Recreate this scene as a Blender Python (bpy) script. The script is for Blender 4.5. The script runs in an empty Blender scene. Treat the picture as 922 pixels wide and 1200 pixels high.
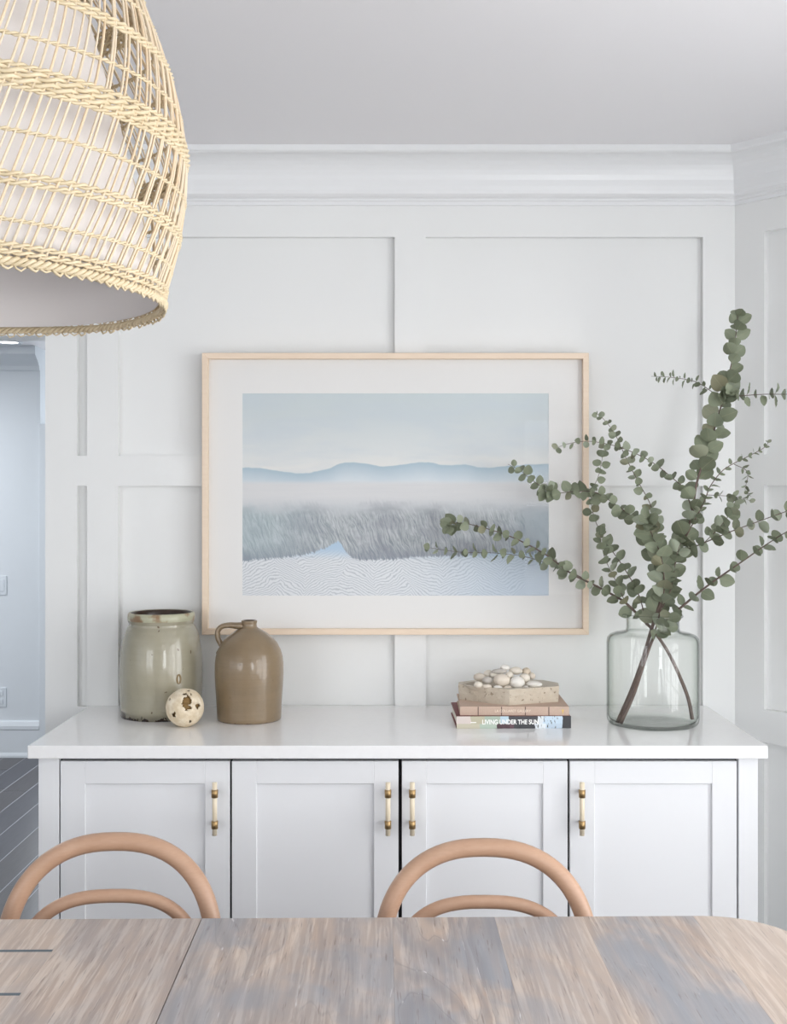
import bpy, bmesh, math, random
from mathutils import Vector, Matrix
random.seed(7)
PI = math.pi
C = bpy.context.scene.collection
scene = bpy.context.scene

# ------------------------------------------------------------------ camera
H = 1.526           # eye height
F = 1350.0          # focal length in pixels of a 922x1200 frame
CX, CY = 466.0, 591.0
def W(px, py, y):
    "point of the room seen at pixel (px,py) at depth y"
    return Vector(((px-CX)*y/F, y, H-(py-CY)*y/F))
cam = bpy.data.cameras.new('camera')
cam.sensor_fit = 'VERTICAL'; cam.sensor_height = 36; cam.sensor_width = 36
cam.lens = F/1200*36
cam.shift_x = (461-CX)/1200; cam.shift_y = (CY-600)/1200
cam.clip_start = 0.05
co = bpy.data.objects.new('camera', cam); C.objects.link(co)
co.location = (0, 0, H); co.rotation_euler = (PI/2, 0, 0)
scene.camera = co

# ------------------------------------------------------------------ light
vs = scene.view_settings
vs.view_transform = 'Standard'; vs.look = 'None'; vs.gamma = 1.0; vs.exposure = 0.56; vs.use_curve_mapping = False
world = bpy.data.worlds.new('overcast_sky'); scene.world = world
world.use_nodes = True
bg = world.node_tree.nodes['Background']
bg.inputs[0].default_value = (0.86, 0.92, 1.0, 1); bg.inputs[1].default_value = 1.0
scene.cycles.max_bounces = 10
scene.cycles.diffuse_bounces = 6
scene.cycles.transparent_max_bounces = 16
scene.cycles.transmission_bounces = 10
scene.cycles.caustics_refractive = False
scene.cycles.caustics_reflective = False

def area(name, loc, rot, sx, sy, power, col=(1, 1, 1)):
    l = bpy.data.lights.new(name, 'AREA'); l.shape = 'RECTANGLE'; l.size = sx; l.size_y = sy
    l.energy = power; l.color = col
    o = bpy.data.objects.new(name, l); C.objects.link(o)
    o.location = loc; o.rotation_euler = rot
    return o
# daylight entering by the bay window on the right and by the windows behind the camera at left, plus added fill lamps
area('bay_window_daylight', (2.02, 0.9, 1.32), (0, math.radians(97), 0), 2.0, 3.0, 70, (1.0, 0.99, 0.975))
area('front_window_daylight', (-2.95, -2.18, 1.5), (math.radians(100), 0, 0), 2.1, 1.6, 42, (0.97, 0.985, 1.0))
area('front_right_fill', (1.35, -2.18, 1.5), (math.radians(97), 0, 0), 0.75, 1.6, 30, (0.97, 0.985, 1.0))  # added fill lamp, brightens the right part of the back wall
area('left_fill', (-4.38, 0.2, 1.5), (0, math.radians(-100), 0), 1.6, 2.4, 6, (0.98, 0.99, 1.0))  # added fill from the left, no known window there
area('hall_daylight', (-2.1, 8.9, 1.7), (-PI/2, 0, 0), 1.4, 1.6, 30, (0.92, 0.96, 1.0))
area('hall_ceiling_fill', (-3.2, 5.6, 2.38), (0, 0, 0), 0.9, 1.6, 29, (0.94, 0.97, 1.0))  # added fill lamp below the closed hall ceiling

# ------------------------------------------------------------------ material helpers
def s2l(c):
    return c/12.92 if c <= 0.04045 else ((c+0.055)/1.055)**2.4
def rgb(r, g, b):
    return (s2l(r/255), s2l(g/255), s2l(b/255), 1)
class NT:
    def __init__(s, name, rough=0.5, color=None, **kw):
        s.m = bpy.data.materials.new(name); s.m.use_nodes = True
        s.t = s.m.node_tree; s.n = s.t.nodes
        s.b = s.n['Principled BSDF']
        s.b.inputs['Roughness'].default_value = rough
        if color: s.b.inputs['Base Color'].default_value = color
        for k, v in kw.items(): s.b.inputs[k.replace('_', ' ')].default_value = v
    def link(s, a, b): s.t.links.new(a, b)
    def node(s, typ, **kw):
        n = s.n.new(typ)
        for k, v in kw.items(): setattr(n, k, v)
        return n
    def inp(s, n, key, v):
        if v is None: return
        if isinstance(v, bpy.types.NodeSocket): s.link(v, n.inputs[key])
        else: n.inputs[key].default_value = v
    def obj(s): return s.node('ShaderNodeTexCoord').outputs['Object']
    def gen(s): return s.node('ShaderNodeTexCoord').outputs['Generated']
    def rand(s): return s.node('ShaderNodeObjectInfo').outputs['Random']
    def math(s, op, a, b=None, c=None, clamp=False):
        n = s.node('ShaderNodeMath', operation=op, use_clamp=clamp)
        s.inp(n, 0, a); s.inp(n, 1, b); s.inp(n, 2, c)
        return n.outputs[0]
    def sep(s, v):
        n = s.node('ShaderNodeSeparateXYZ'); s.link(v, n.inputs[0]); return n.outputs
    def comb(s, x, y, z):
        n = s.node('ShaderNodeCombineXYZ'); s.inp(n, 0, x); s.inp(n, 1, y); s.inp(n, 2, z); return n.outputs[0]
    def mapv(s, v, scale=(1, 1, 1), loc=(0, 0, 0), rot=(0, 0, 0)):
        n = s.node('ShaderNodeMapping'); s.link(v, n.inputs[0])
        n.inputs['Location'].default_value = loc; n.inputs['Rotation'].default_value = rot
        n.inputs['Scale'].default_value = scale
        return n.outputs[0]
    def noise(s, v, scale=5, detail=3, rough=0.5, dist=0.0, w=None):
        n = s.node('ShaderNodeTexNoise')
        s.link(v, n.inputs['Vector']); n.inputs['Scale'].default_value = scale
        n.inputs['Detail'].default_value = detail; n.inputs['Roughness'].default_value = rough
        n.inputs['Distortion'].default_value = dist
        return n.outputs['Fac']
    def ramp(s, f, stops, interp='LINEAR'):
        n = s.node('ShaderNodeValToRGB'); s.link(f, n.inputs[0])
        cr = n.color_ramp; cr.interpolation = interp
        while len(cr.elements) < len(stops): cr.elements.new(0.5)
        for e, (p, c) in zip(cr.elements, stops):
            e.position = p; e.color = c if len(c) == 4 else (*c, 1)
        return n.outputs[0]
    def mix(s, f, a, b, mode='MIX'):
        n = s.node('ShaderNodeMix', data_type='RGBA', blend_type=mode)
        s.inp(n, 0, f); s.inp(n, 6, a); s.inp(n, 7, b)
        return n.outputs[2]
    def step(s, v, lo, hi):
        n = s.node('ShaderNodeMapRange'); n.interpolation_type = 'SMOOTHSTEP'
        s.inp(n, 0, v); n.inputs[1].default_value = lo; n.inputs[2].default_value = hi
        return n.outputs[0]
    def base(s, c): s.inp(s.b, 'Base Color', c); return s
    def bump(s, h, strength=0.2, dist=0.01):
        n = s.node('ShaderNodeBump'); s.link(h, n.inputs['Height'])
        n.inputs['Strength'].default_value = strength; n.inputs['Distance'].default_value = dist
        s.link(n.outputs[0], s.b.inputs['Normal']); return s
g1 = lambda v: (v, v, v, 1)

def paint(name, col, rough, amt=0.02):
    t = NT(name, rough)
    v = t.noise(t.obj(), 3, 2)
    t.base(t.mix(v, tuple([c*(1-amt) for c in col[:3]])+(1,), col))
    t.bump(t.noise(t.obj(), 90, 2), 0.02, 0.002)
    return t.m
M = {}
M['wall'] = paint('warm_white_wall_paint', rgb(229, 230, 229), 0.38)
M['crown'] = paint('glossy_white_crown_paint', rgb(228, 229, 230), 0.3)
M['ceil'] = paint('ceiling_paint', rgb(234, 233, 235), 0.8)
M['hallwall'] = paint('hall_wall_paint', rgb(224, 229, 233), 0.6)
M['cab'] = paint('cabinet_lacquer', rgb(234, 235, 237), 0.35)
M['plate'] = paint('switch_plate_plastic', rgb(222, 228, 233), 0.4)
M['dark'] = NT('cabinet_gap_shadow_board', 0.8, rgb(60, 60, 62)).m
t = NT('white_quartz', 0.13)
t.base(t.mix(t.step(t.noise(t.obj(), 60, 4), 0.45, 0.7), rgb(244, 244, 244), rgb(242, 242, 242))); M['quartz'] = t.m

# dark floor planks
t = NT('dark_stained_floor_wood', 0.33)
o = t.obj(); r = t.rand()
v = t.node('ShaderNodeVectorMath', operation='ADD'); t.link(o, v.inputs[0]); t.link(t.comb(t.math('MULTIPLY', r, 37), t.math('MULTIPLY', r, 91), 0.0), v.inputs[1])
gr = t.noise(t.mapv(v.outputs[0], (30, 2.5, 1)), 3, 5, 0.6)
c = t.mix(gr, rgb(50, 47, 49), rgb(86, 81, 82))
c = t.mix(t.math('MULTIPLY', r, 0.4), c, rgb(70, 76, 92))
t.base(c).bump(gr, 0.15, 0.003); M['floor'] = t.m
M['floorgap'] = NT('pale_floor_joint_glint', 0.5, rgb(176, 178, 186)).m  # pale joint colour stands in for glints along the plank edges

# weathered table oak
t = NT('limed_weathered_oak', 0.55)
o = t.obj(); r = t.rand()
v = t.node('ShaderNodeVectorMath', operation='ADD'); t.link(o, v.inputs[0]); t.link(t.comb(t.math('MULTIPLY', r, 13.7), t.math('MULTIPLY', r, 41.3), 0.0), v.inputs[1])
V = v.outputs[0]
fine = t.noise(t.mapv(V, (110, 4.5, 1)), 1, 4, 0.65, 0.4)
oi = t.node('ShaderNodeObjectInfo'); sc_ = t.node('ShaderNodeSeparateColor'); t.link(oi.outputs['Color'], sc_.inputs[0])
kb, kf, kl = sc_.outputs       # per plank: grey-blue bloom, figure, paleness
# flowing figure : contour bands of a field stretched along the board
field = t.noise(t.mapv(V, (5.5, 0.8, 1)), 1, 3, 0.42, 0.25)
wv = t.math('MULTIPLY', field, 80)
band = t.math('MULTIPLY_ADD', t.math('SINE', wv), 0.5, 0.5)
edge = t.step(t.math('ABSOLUTE', t.math('SINE', t.math('MULTIPLY', wv, 0.5))), 0.16, 0.0)
mid = t.noise(t.mapv(V, (34, 1.6, 1)), 1, 4, 0.6, 0.6)
patch = t.step(t.noise(t.mapv(V, (4, 2.0, 1), (5, 2, 0)), 1, 4, 0.6, 0.6), 0.40, 0.62)
base = t.mix(t.noise(t.mapv(V, (7, 1.2, 1)), 1, 3), rgb(186, 163, 146), rgb(205, 187, 173))
base = t.mix(t.math('MULTIPLY', t.step(mid, 0.44, 0.64), 0.55), base, rgb(162, 143, 131))
base = t.mix(t.math('MULTIPLY', t.step(fine, 0.45, 0.62), 0.6), base, rgb(228, 215, 203))
blue = t.math('MULTIPLY', t.math('MULTIPLY', patch, kb), t.math('MULTIPLY_ADD', mid, 0.8, 0.5), None, True)
base = t.mix(blue, base, rgb(152, 158, 168))
base = t.mix(t.math('MULTIPLY', t.math('MULTIPLY', band, kf), 0.5), base, rgb(138, 134, 136))
base = t.mix(t.math('MULTIPLY', t.math('MULTIPLY', edge, kf), 0.28), base, rgb(112, 108, 112))
lime = t.math('MULTIPLY', t.math('MULTIPLY', t.step(t.noise(t.mapv(V, (130, 10, 1)), 1, 3), 0.58, 0.70), edge), kf)
base = t.mix(lime, base, rgb(226, 224, 224))
pore = t.step(t.noise(t.mapv(V, (240, 14, 1)), 1, 2), 0.62, 0.75)
base = t.mix(t.math('MULTIPLY', pore, 0.55), base, rgb(116, 102, 96))
base = t.mix(t.math('MULTIPLY', kl, 0.5), base, rgb(226, 212, 198))
t.base(base).bump(t.math('ADD', fine, t.math('MULTIPLY', band, 0.3)), 0.10, 0.0025); M['table'] = t.m
M['crack'] = NT('dark_blue_filler', 0.5, rgb(92, 104, 112)).m

# beech bentwood
t = NT('pale_beech', 0.36)
n = t.noise(t.mapv(t.obj(), (6, 6, 6)), 3, 4, 0.6)
f = t.noise(t.mapv(t.obj(), (30, 30, 160)), 2, 2)
t.base(t.mix(t.math('MULTIPLY', f, 0.35), t.mix(n, rgb(184, 146, 120), rgb(204, 170, 145)), rgb(160, 122, 96))); M['beech'] = t.m
t = NT('frame_maple', 0.42)
n = t.noise(t.mapv(t.obj(), (3, 30, 30)), 4, 4)
t.base(t.mix(n, rgb(224, 202, 178), rgb(236, 217, 196))); M['frame'] = t.m
M['mat'] = NT('white_mat_board', 0.8, rgb(226, 225, 223)).m
M['mat_edge'] = NT('mat_bevel_core', 0.8, rgb(244, 244, 242)).m
t = NT('picture_glazing', 0.0)     # anti-reflective museum glass
gl = t.node('ShaderNodeBsdfGlossy'); gl.inputs['Roughness'].default_value = 0.0
tr = t.node('ShaderNodeBsdfTransparent'); fr = t.node('ShaderNodeFresnel'); fr.inputs[0].default_value = 1.45
mx = t.node('ShaderNodeMixShader'); geo = t.node('ShaderNodeNewGeometry')
t.link(t.math('MULTIPLY', fr.outputs[0], t.math('MULTIPLY', 0.12, t.math('SUBTRACT', 1.0, geo.outputs['Backfacing']))), mx.inputs[0]); t.link(tr.outputs[0], mx.inputs[1]); t.link(gl.outputs[0], mx.inputs[2])
t.link(mx.outputs[0], t.n['Material Output'].inputs[0]); M['glazing'] = t.m

# print of marsh, reeds and hills: flat artwork
t = NT('marsh_photograph_print', 0.6)
x, _, y = t.sep(t.gen())
P = t.comb(t.math('MULTIPLY', x, 1.51), y, 0.0)
cl = t.noise(t.mapv(P, (1.6, 7, 1)), 1.4, 5, 0.55, 0.3)
sky = t.ramp(y, [(0.0, rgb(222, 220, 214)), (0.60, rgb(226, 224, 219)), (0.72, rgb(210, 214, 214)), (0.88, rgb(198, 206, 208)), (1.0, rgb(195, 205, 207))])
sky = t.mix(t.math('MULTIPLY', t.step(cl, 0.38, 0.7), 0.5), sky, rgb(192, 202, 210))
rc = t.node('ShaderNodeFloatCurve'); t.link(x, rc.inputs['Value'])
cv = rc.mapping.curves[0]
pts = [(0, .634), (.06, .63), (.13, .614), (.2, .605), (.25, .618), (.29, .632), (.32, .654), (.38, .657), (.46, .640), (.52, .648), (.6, .66), (.66, .646), (.73, .648), (.775, .634), (.87, .643), (1, .652)]
cv.points[0].location = pts[0]; cv.points[1].location = pts[-1]
for p in pts[1:-1]: cv.points.new(*p)
rc.mapping.update()
rid = t.math('ADD', rc.outputs[0], t.math('MULTIPLY', t.math('SUBTRACT', t.noise(P, 26, 4), 0.5), 0.012))
dm = t.math('SUBTRACT', rid, y)              # depth below the ridge
hill = t.ramp(t.math('MULTIPLY', dm, 8), [(0.0, rgb(164, 185, 197)), (0.25, rgb(182, 197, 206)), (0.7, rgb(206, 214, 219)), (1.0, rgb(212, 215, 217))])
c = t.mix(t.step(dm, -0.002, 0.004), sky, hill)
plain = t.mix(t.noise(t.mapv(P, (2, 30, 1)), 2, 3), rgb(214, 214, 214), rgb(204, 205, 207))
plain = t.mix(t.step(y, 0.50, 0.42), plain, rgb(194, 198, 201))
c = t.mix(t.step(y, 0.575, 0.545), c, plain)
# reeds
sl = t.comb(t.math('ADD', t.math('ADD', t.math('MULTIPLY', x, 1.51), t.math('MULTIPLY', y, 0.35)), t.math('MULTIPLY', t.noise(P, 9, 2), 0.05)), y, 0.0)
blade = t.noise(t.mapv(sl, (95, 13, 1)), 1, 4, 0.65, 0.9)
clump = t.noise(t.mapv(P, (5, 9, 1)), 1, 3, 0.55)
reed = t.mix(t.step(blade, 0.3, 0.7), rgb(132, 140, 145), rgb(196, 200, 202))
reed = t.mix(t.math('MULTIPLY', t.step(clump, 0.42, 0.62), 0.5), reed, rgb(138, 141, 150))
reed = t.mix(t.math('MULTIPLY', t.step(x, 0.35, 0.0), 0.45), reed, rgb(172, 192, 197))
reed = t.mix(t.math('MULTIPLY', t.step(t.math('SUBTRACT', x, 0.0), 0.8, 1.0), 0.5), reed, rgb(140, 158, 170))
reed = t.mix(t.math('MULTIPLY', t.step(y, 0.27, 0.18), 0.5), reed, rgb(120, 128, 142))
top = t.math('ADD', y, t.math('ADD', t.math('MULTIPLY', t.math('SUBTRACT', blade, 0.5), -0.10), t.math('MULTIPLY', t.math('SUBTRACT', clump, 0.5), -0.12)))
c = t.mix(t.step(top, 0.47, 0.39), c, reed)
# water edge
wc = t.node('ShaderNodeFloatCurve'); t.link(x, wc.inputs['Value']); cv = wc.mapping.curves[0]
pts = [(0, .175), (.12, .19), (.2, .205), (.27, .235), (.315, .265), (.335, .225), (.36, .19), (.45, .18), (.55, .19), (.7, .20), (.85, .215), (1, .20)]
cv.points[0].location = pts[0]; cv.points[1].location = pts[-1]
for p in pts[1:-1]: cv.points.new(*p)
wc.mapping.update()
we = t.math('SUBTRACT', t.math('ADD', wc.outputs[0], t.math('MULTIPLY', t.math('SUBTRACT', blade, 0.5), 0.05)), y)
wob = t.noise(t.mapv(P, (4, 4, 1)), 1, 2)
rip = t.math('SINE', t.math('MULTIPLY', t.math('ADD', t.math('ADD', t.math('MULTIPLY', y, 1.5), t.math('MULTIPLY', t.math('PINGPONG', t.math('ADD', x, t.math('MULTIPLY', wob, 0.25)), 0.11), 1.1)), t.math('MULTIPLY', t.noise(P, 40, 3), 0.03)), 300))
water = t.mix(t.math('MULTIPLY', t.step(rip, 0.0, 1.0), 0.55), rgb(216, 219, 222), rgb(152, 160, 168))
water = t.mix(t.math('MULTIPLY', t.step(x, 0.45, 0.95), 0.5), water, rgb(160, 183, 204))
water = t.mix(t.step(y, 0.17, 0.24), water, rgb(172, 195, 214))
c = t.mix(t.step(we, -0.004, 0.006), c, water)
t.base(c); M['art'] = t.m

# pottery
def pottery(name, a, b, foot, rough, rings, spots):
    t = NT(name, rough, Coat_Weight=0.45, Coat_Roughness=0.05)
    o = t.obj(); z = t.sep(o)[2]
    c = t.mix(t.noise(t.mapv(o, (6, 6, 14)), 1, 4, 0.6), a, b)
    rg = t.noise(t.mapv(o, (1.5, 1.5, rings)), 1, 2)
    c = t.mix(t.math('MULTIPLY', t.step(t.noise(t.mapv(o, (9, 9, 4), (2, 5, 1)), 1, 5, 0.7), 0.45, 0.75), 0.3), c, tuple(k*0.7 for k in a[:3])+(1,))
    c = t.mix(t.math('MULTIPLY', rg, 0.3), c, tuple(k*0.72 for k in a[:3])+(1,))
    sp = t.step(t.noise(o, 55, 1), 0.74, 0.78)
    c = t.mix(t.math('MULTIPLY', sp, spots), c, rgb(92, 70, 48))
    ed = t.math('ADD', z, t.math('MULTIPLY', t.math('SUBTRACT', t.noise(o, 28, 4, 0.7), 0.5), foot[1]))
    c = t.mix(t.step(ed, foot[0]+0.002, foot[0]-0.002), c, foot[2])
    t.base(c).bump(t.math('ADD', rg, t.noise(o, 40, 3)), 0.18, 0.004)
    return t.m
M['crock'] = pottery('sage_grey_glaze', rgb(152, 147, 127), rgb(172, 166, 146), (0.007, 0.085, rgb(66, 50, 38)), 0.22, 60, 0.8)
M['crock_in'] = NT('dark_brown_inner_glaze', 0.3, rgb(58, 42, 30)).m
t = NT('rim_worn_glaze', 0.3); n = t.noise(t.obj(), 25, 4)
t.base(t.mix(t.step(n, 0.45, 0.6), rgb(176, 175, 150), rgb(142, 116, 88))); M['crock_rim'] = t.m
M['jug'] = pottery('tan_salt_glaze', rgb(120, 102, 78), rgb(148, 128, 100), (0.001, 0.02, rgb(92, 66, 48)), 0.32, 90, 0.35)
t = NT('papery_cream_shell', 0.75); n = t.noise(t.obj(), 40, 5, 0.65)
c = t.mix(t.step(n, 0.35, 0.7), rgb(214, 196, 166), rgb(236, 224, 202))
t.base(t.mix(t.math('MULTIPLY', t.step(t.noise(t.obj(), 17, 3), 0.6, 0.72), 0.5), c, rgb(150, 118, 84))).bump(n, 0.5, 0.004); M['shell'] = t.m
t = NT('brown_fibrous_core', 0.9); n = t.noise(t.mapv(t.obj(), (20, 20, 90)), 3, 4)
t.base(t.mix(n, rgb(84, 62, 34), rgb(166, 134, 84))).bump(n, 0.8, 0.004); M['core'] = t.m
# stone
t = NT('travertine', 0.75); n = t.noise(t.obj(), 35, 6, 0.65)
c = t.mix(n, rgb(178, 164, 144), rgb(214, 204, 188))
t.base(t.mix(t.step(t.noise(t.obj(), 90, 3), 0.62, 0.7), c, rgb(146, 130, 110))).bump(n, 0.7, 0.005); M['stone'] = t.m
t = NT('travertine_honed', 0.5); n = t.noise(t.obj(), 30, 5, 0.6)
t.base(t.mix(n, rgb(186, 175, 158), rgb(206, 198, 184))); M['stone_top'] = t.m
t = NT('river_pebble', 0.45); r = t.rand()
c = t.ramp(r, [(0, rgb(222, 214, 200)), (0.22, rgb(188, 182, 174)), (0.42, rgb(216, 205, 190)), (0.6, rgb(228, 224, 216)), (0.8, rgb(202, 188, 168)), (0.92, rgb(196, 192, 187))], 'CONSTANT')
n = t.noise(t.obj(), 60, 5, 0.6)
t.base(t.mix(t.math('MULTIPLY', t.step(n, 0.5, 0.75), 0.35), c, rgb(170, 158, 140))).bump(n, 0.15, 0.002); M['pebble'] = t.m
# books
t = NT('tan_book_cloth', 0.75); n = t.noise(t.obj(), 500, 2)
t.base(t.mix(n, rgb(186, 161, 144), rgb(205, 182, 165))); M['cloth'] = t.m
M['maroon'] = NT('maroon_cover_board', 0.55, rgb(120, 56, 56)).m
M['bookline'] = NT('dark_brown_stamped_line', 0.6, rgb(80, 58, 52)).m
M['pages'] = NT('book_page_block', 0.9, rgb(226, 220, 208)).m
M['ink_white'] = NT('white_spine_lettering', 0.5, rgb(245, 245, 242)).m
M['ink_pale'] = NT('pale_gilt_lettering', 0.4, rgb(232, 218, 200)).m
M['gilt'] = NT('gold_spine_emblem', 0.3, rgb(226, 196, 120), Metallic=0.3).m
t = NT('collage_spine_print', 0.35)
x, y, z = t.sep(t.gen())
wx = t.math('ADD', x, t.math('MULTIPLY', t.math('SUBTRACT', t.noise(t.obj(), 40, 4), 0.5), 0.045))
up = t.ramp(wx, [(0, rgb(214, 202, 196)), (0.12, rgb(186, 180, 156)), (0.24, rgb(168, 182, 168)), (0.38, rgb(186, 208, 220)), (0.45, rgb(62, 62, 66)), (0.70, rgb(214, 220, 224)), (0.76, rgb(196, 214, 228)), (0.92, rgb(44, 44, 48))], 'CONSTANT')
lo = t.ramp(wx, [(0, rgb(196, 190, 170)), (0.2, rgb(178, 192, 178)), (0.35, rgb(72, 44, 52)), (0.46, rgb(90, 60, 70)), (0.5, rgb(46, 48, 52)), (0.68, rgb(222, 228, 232)), (0.78, rgb(190, 206, 220)), (0.92, rgb(44, 44, 48))], 'CONSTANT')
c = t.mix(t.step(z, 0.42, 0.36), up, lo)
tree = t.math('MULTIPLY', t.step(t.noise(t.mapv(t.obj(), (1, 1, 0.35)), 190, 3), 0.56, 0.62), t.math('MULTIPLY', t.step(x, 0.68, 0.72), t.step(x, 0.93, 0.84)))
c = t.mix(tree, c, rgb(70, 72, 64))
t.base(c); M['collage'] = t.m
# metals and handles
M['brass'] = NT('aged_brass', 0.4, rgb(172, 144, 102), Metallic=0.9).m
M['horn'] = NT('cream_horn_bar', 0.3, rgb(236, 222, 196)).m
# vase glass
t = NT('smoke_green_glass', 0.0)       # thin blown glass: the longer the slanting path through the wall, the deeper the tint
gl = t.node('ShaderNodeBsdfGlossy'); gl.inputs['Roughness'].default_value = 0.02
tr = t.node('ShaderNodeBsdfTransparent'); fr = t.node('ShaderNodeFresnel'); fr.inputs[0].default_value = 1.5
lw = t.node('ShaderNodeLayerWeight'); lw.inputs[0].default_value = 0.5
t.link(t.ramp(lw.outputs['Facing'], [(0.0, (0.984, 0.988, 0.983)), (0.45, (0.968, 0.975, 0.966)), (0.72, (0.86, 0.88, 0.86)), (1.0, (0.16, 0.19, 0.17))]), tr.inputs[0])
geo = t.node('ShaderNodeNewGeometry'); mx = t.node('ShaderNodeMixShader')
t.link(t.math('MULTIPLY', fr.outputs[0], t.math('SUBTRACT', 1.0, geo.outputs['Backfacing'])), mx.inputs[0]); t.link(tr.outputs[0], mx.inputs[1]); t.link(gl.outputs[0], mx.inputs[2])
t.link(mx.outputs[0], t.n['Material Output'].inputs[0]); M['glass'] = t.m
# eucalyptus
t = NT('eucalyptus_leaf', 0.6); r = t.rand()
c = t.ramp(r, [(0, rgb(112, 118, 96)), (0.25, rgb(132, 140, 116)), (0.5, rgb(148, 156, 132)), (0.75, rgb(122, 130, 108)), (0.9, rgb(168, 176, 156)), (1.0, rgb(138, 134, 106))])
n = t.noise(t.obj(), 60, 3); c = t.mix(t.math('MULTIPLY', n, 0.3), c, rgb(96, 104, 84))
xx = t.sep(t.obj())[0]
vein = t.step(t.math('ABSOLUTE', xx), 0.0009, 0.0003)
t.base(t.mix(t.math('MULTIPLY', vein, 0.5), c, rgb(160, 160, 132)))
t.b.inputs['Subsurface Weight'].default_value = 0.0
tl = t.node('ShaderNodeBsdfTranslucent'); t.link(c, tl.inputs[0]); mx = t.node('ShaderNodeMixShader'); mx.inputs[0].default_value = 0.18
t.link(t.b.outputs[0], mx.inputs[1]); t.link(tl.outputs[0], mx.inputs[2]); t.link(mx.outputs[0], t.n['Material Output'].inputs[0])
M['leaf'] = t.m
t = NT('eucalyptus_bark', 0.6); n = t.noise(t.obj(), 80, 3)
t.base(t.mix(n, rgb(72, 58, 54), rgb(122, 104, 94))); M['bark'] = t.m
# cane
t = NT('natural_cane', 0.5); r = t.rand(); o = t.obj()
n = t.noise(t.mapv(o, (25, 25, 25)), 1, 3)
c = t.mix(n, rgb(205, 187, 158), rgb(227, 213, 191))
c = t.mix(t.math('MULTIPLY', t.step(r, 0.5, 1.0), 0.55), c, rgb(220, 190, 150))
t.base(t.mix(t.math('MULTIPLY', t.step(t.noise(o, 70, 2), 0.58, 0.72), 0.4), c, rgb(200, 174, 132))); M['cane'] = t.m
t = NT('woven_cane', 0.5); o = t.obj()
n = t.noise(o, 45, 3)
t.base(t.mix(n, rgb(190, 171, 134), rgb(224, 209, 180))); M['cane_band'] = t.m
M['lining'] = NT('white_linen_lining', 0.85, rgb(226, 222, 220)).m
M['cord'] = NT('white_flex', 0.6, rgb(225, 222, 215)).m
t = NT('lamp_glow', 0.5, (1, 1, 1, 1)); t.b.inputs['Emission Color'].default_value = (1, 0.98, 0.95, 1); t.b.inputs['Emission Strength'].default_value = 2.2; M['glow'] = t.m

# ------------------------------------------------------------------ mesh helpers
def link(name, mesh, parent=None):
    o = bpy.data.objects.new(name, mesh); C.objects.link(o)
    if parent: o.parent = parent
    return o
def obj(name, bm, mat, parent=None, smooth=False, bevel=0, segs=2):
    me = bpy.data.meshes.new(name)
    bmesh.ops.recalc_face_normals(bm, faces=bm.faces)
    if smooth:
        for f in bm.faces: f.smooth = True
    bm.to_mesh(me); bm.free()
    for m_ in (mat if isinstance(mat, (list, tuple)) else [mat]): me.materials.append(m_)
    o = link(name, me, parent)
    if bevel:
        b = o.modifiers.new('bevel', 'BEVEL'); b.width = bevel; b.segments = segs; b.limit_method = 'ANGLE'
        b.harden_normals = False
    return o
def tag(o, label=None, cat=None, group=None, kind=None):
    if label: o['label'] = label
    if cat: o['category'] = cat
    if group: o['group'] = group
    if kind: o['kind'] = kind
    return o
def empty(name, loc, rz=0, **kw):
    o = bpy.data.objects.new(name, None); C.objects.link(o); o.location = loc; o.rotation_euler = (0, 0, rz)
    o.empty_display_size = 0.05
    tag(o, **kw); return o
def box(bm, x0, x1, y0, y1, z0, z1, mi=0):
    vs_ = [bm.verts.new(p) for p in ((x0,y0,z0),(x1,y0,z0),(x1,y1,z0),(x0,y1,z0),(x0,y0,z1),(x1,y0,z1),(x1,y1,z1),(x0,y1,z1))]
    for f in ((0,3,2,1),(4,5,6,7),(0,1,5,4),(1,2,6,5),(2,3,7,6),(3,0,4,7)):
        fc = bm.faces.new([vs_[i] for i in f]); fc.material_index = mi
def bx(name, dims, mat, parent=None, bevel=0, **kw):
    bm = bmesh.new(); box(bm, *dims); return obj(name, bm, mat, parent, bevel=bevel, **kw)
def lathe(bm, prof, n=48, cx=0, cy=0, mi=None, close=False):
    rings = []
    for (r, z) in prof:
        if r < 1e-6: rings.append([bm.verts.new((cx, cy, z))])
        else: rings.append([bm.verts.new((cx+r*math.cos(2*PI*k/n), cy+r*math.sin(2*PI*k/n), z)) for k in range(n)])
    for i in range(len(rings)-1 + (1 if close else 0)):
        a, b = rings[i], rings[(i+1) % len(rings)]
        for k in range(n):
            k2 = (k+1) % n
            if len(a) == 1 and len(b) == 1: continue
            if len(a) == 1: f = bm.faces.new((a[0], b[k2], b[k]))
            elif len(b) == 1: f = bm.faces.new((a[k], a[k2], b[0]))
            else: f = bm.faces.new((a[k], a[k2], b[k2], b[k]))
            if mi: f.material_index = mi[i]
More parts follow.
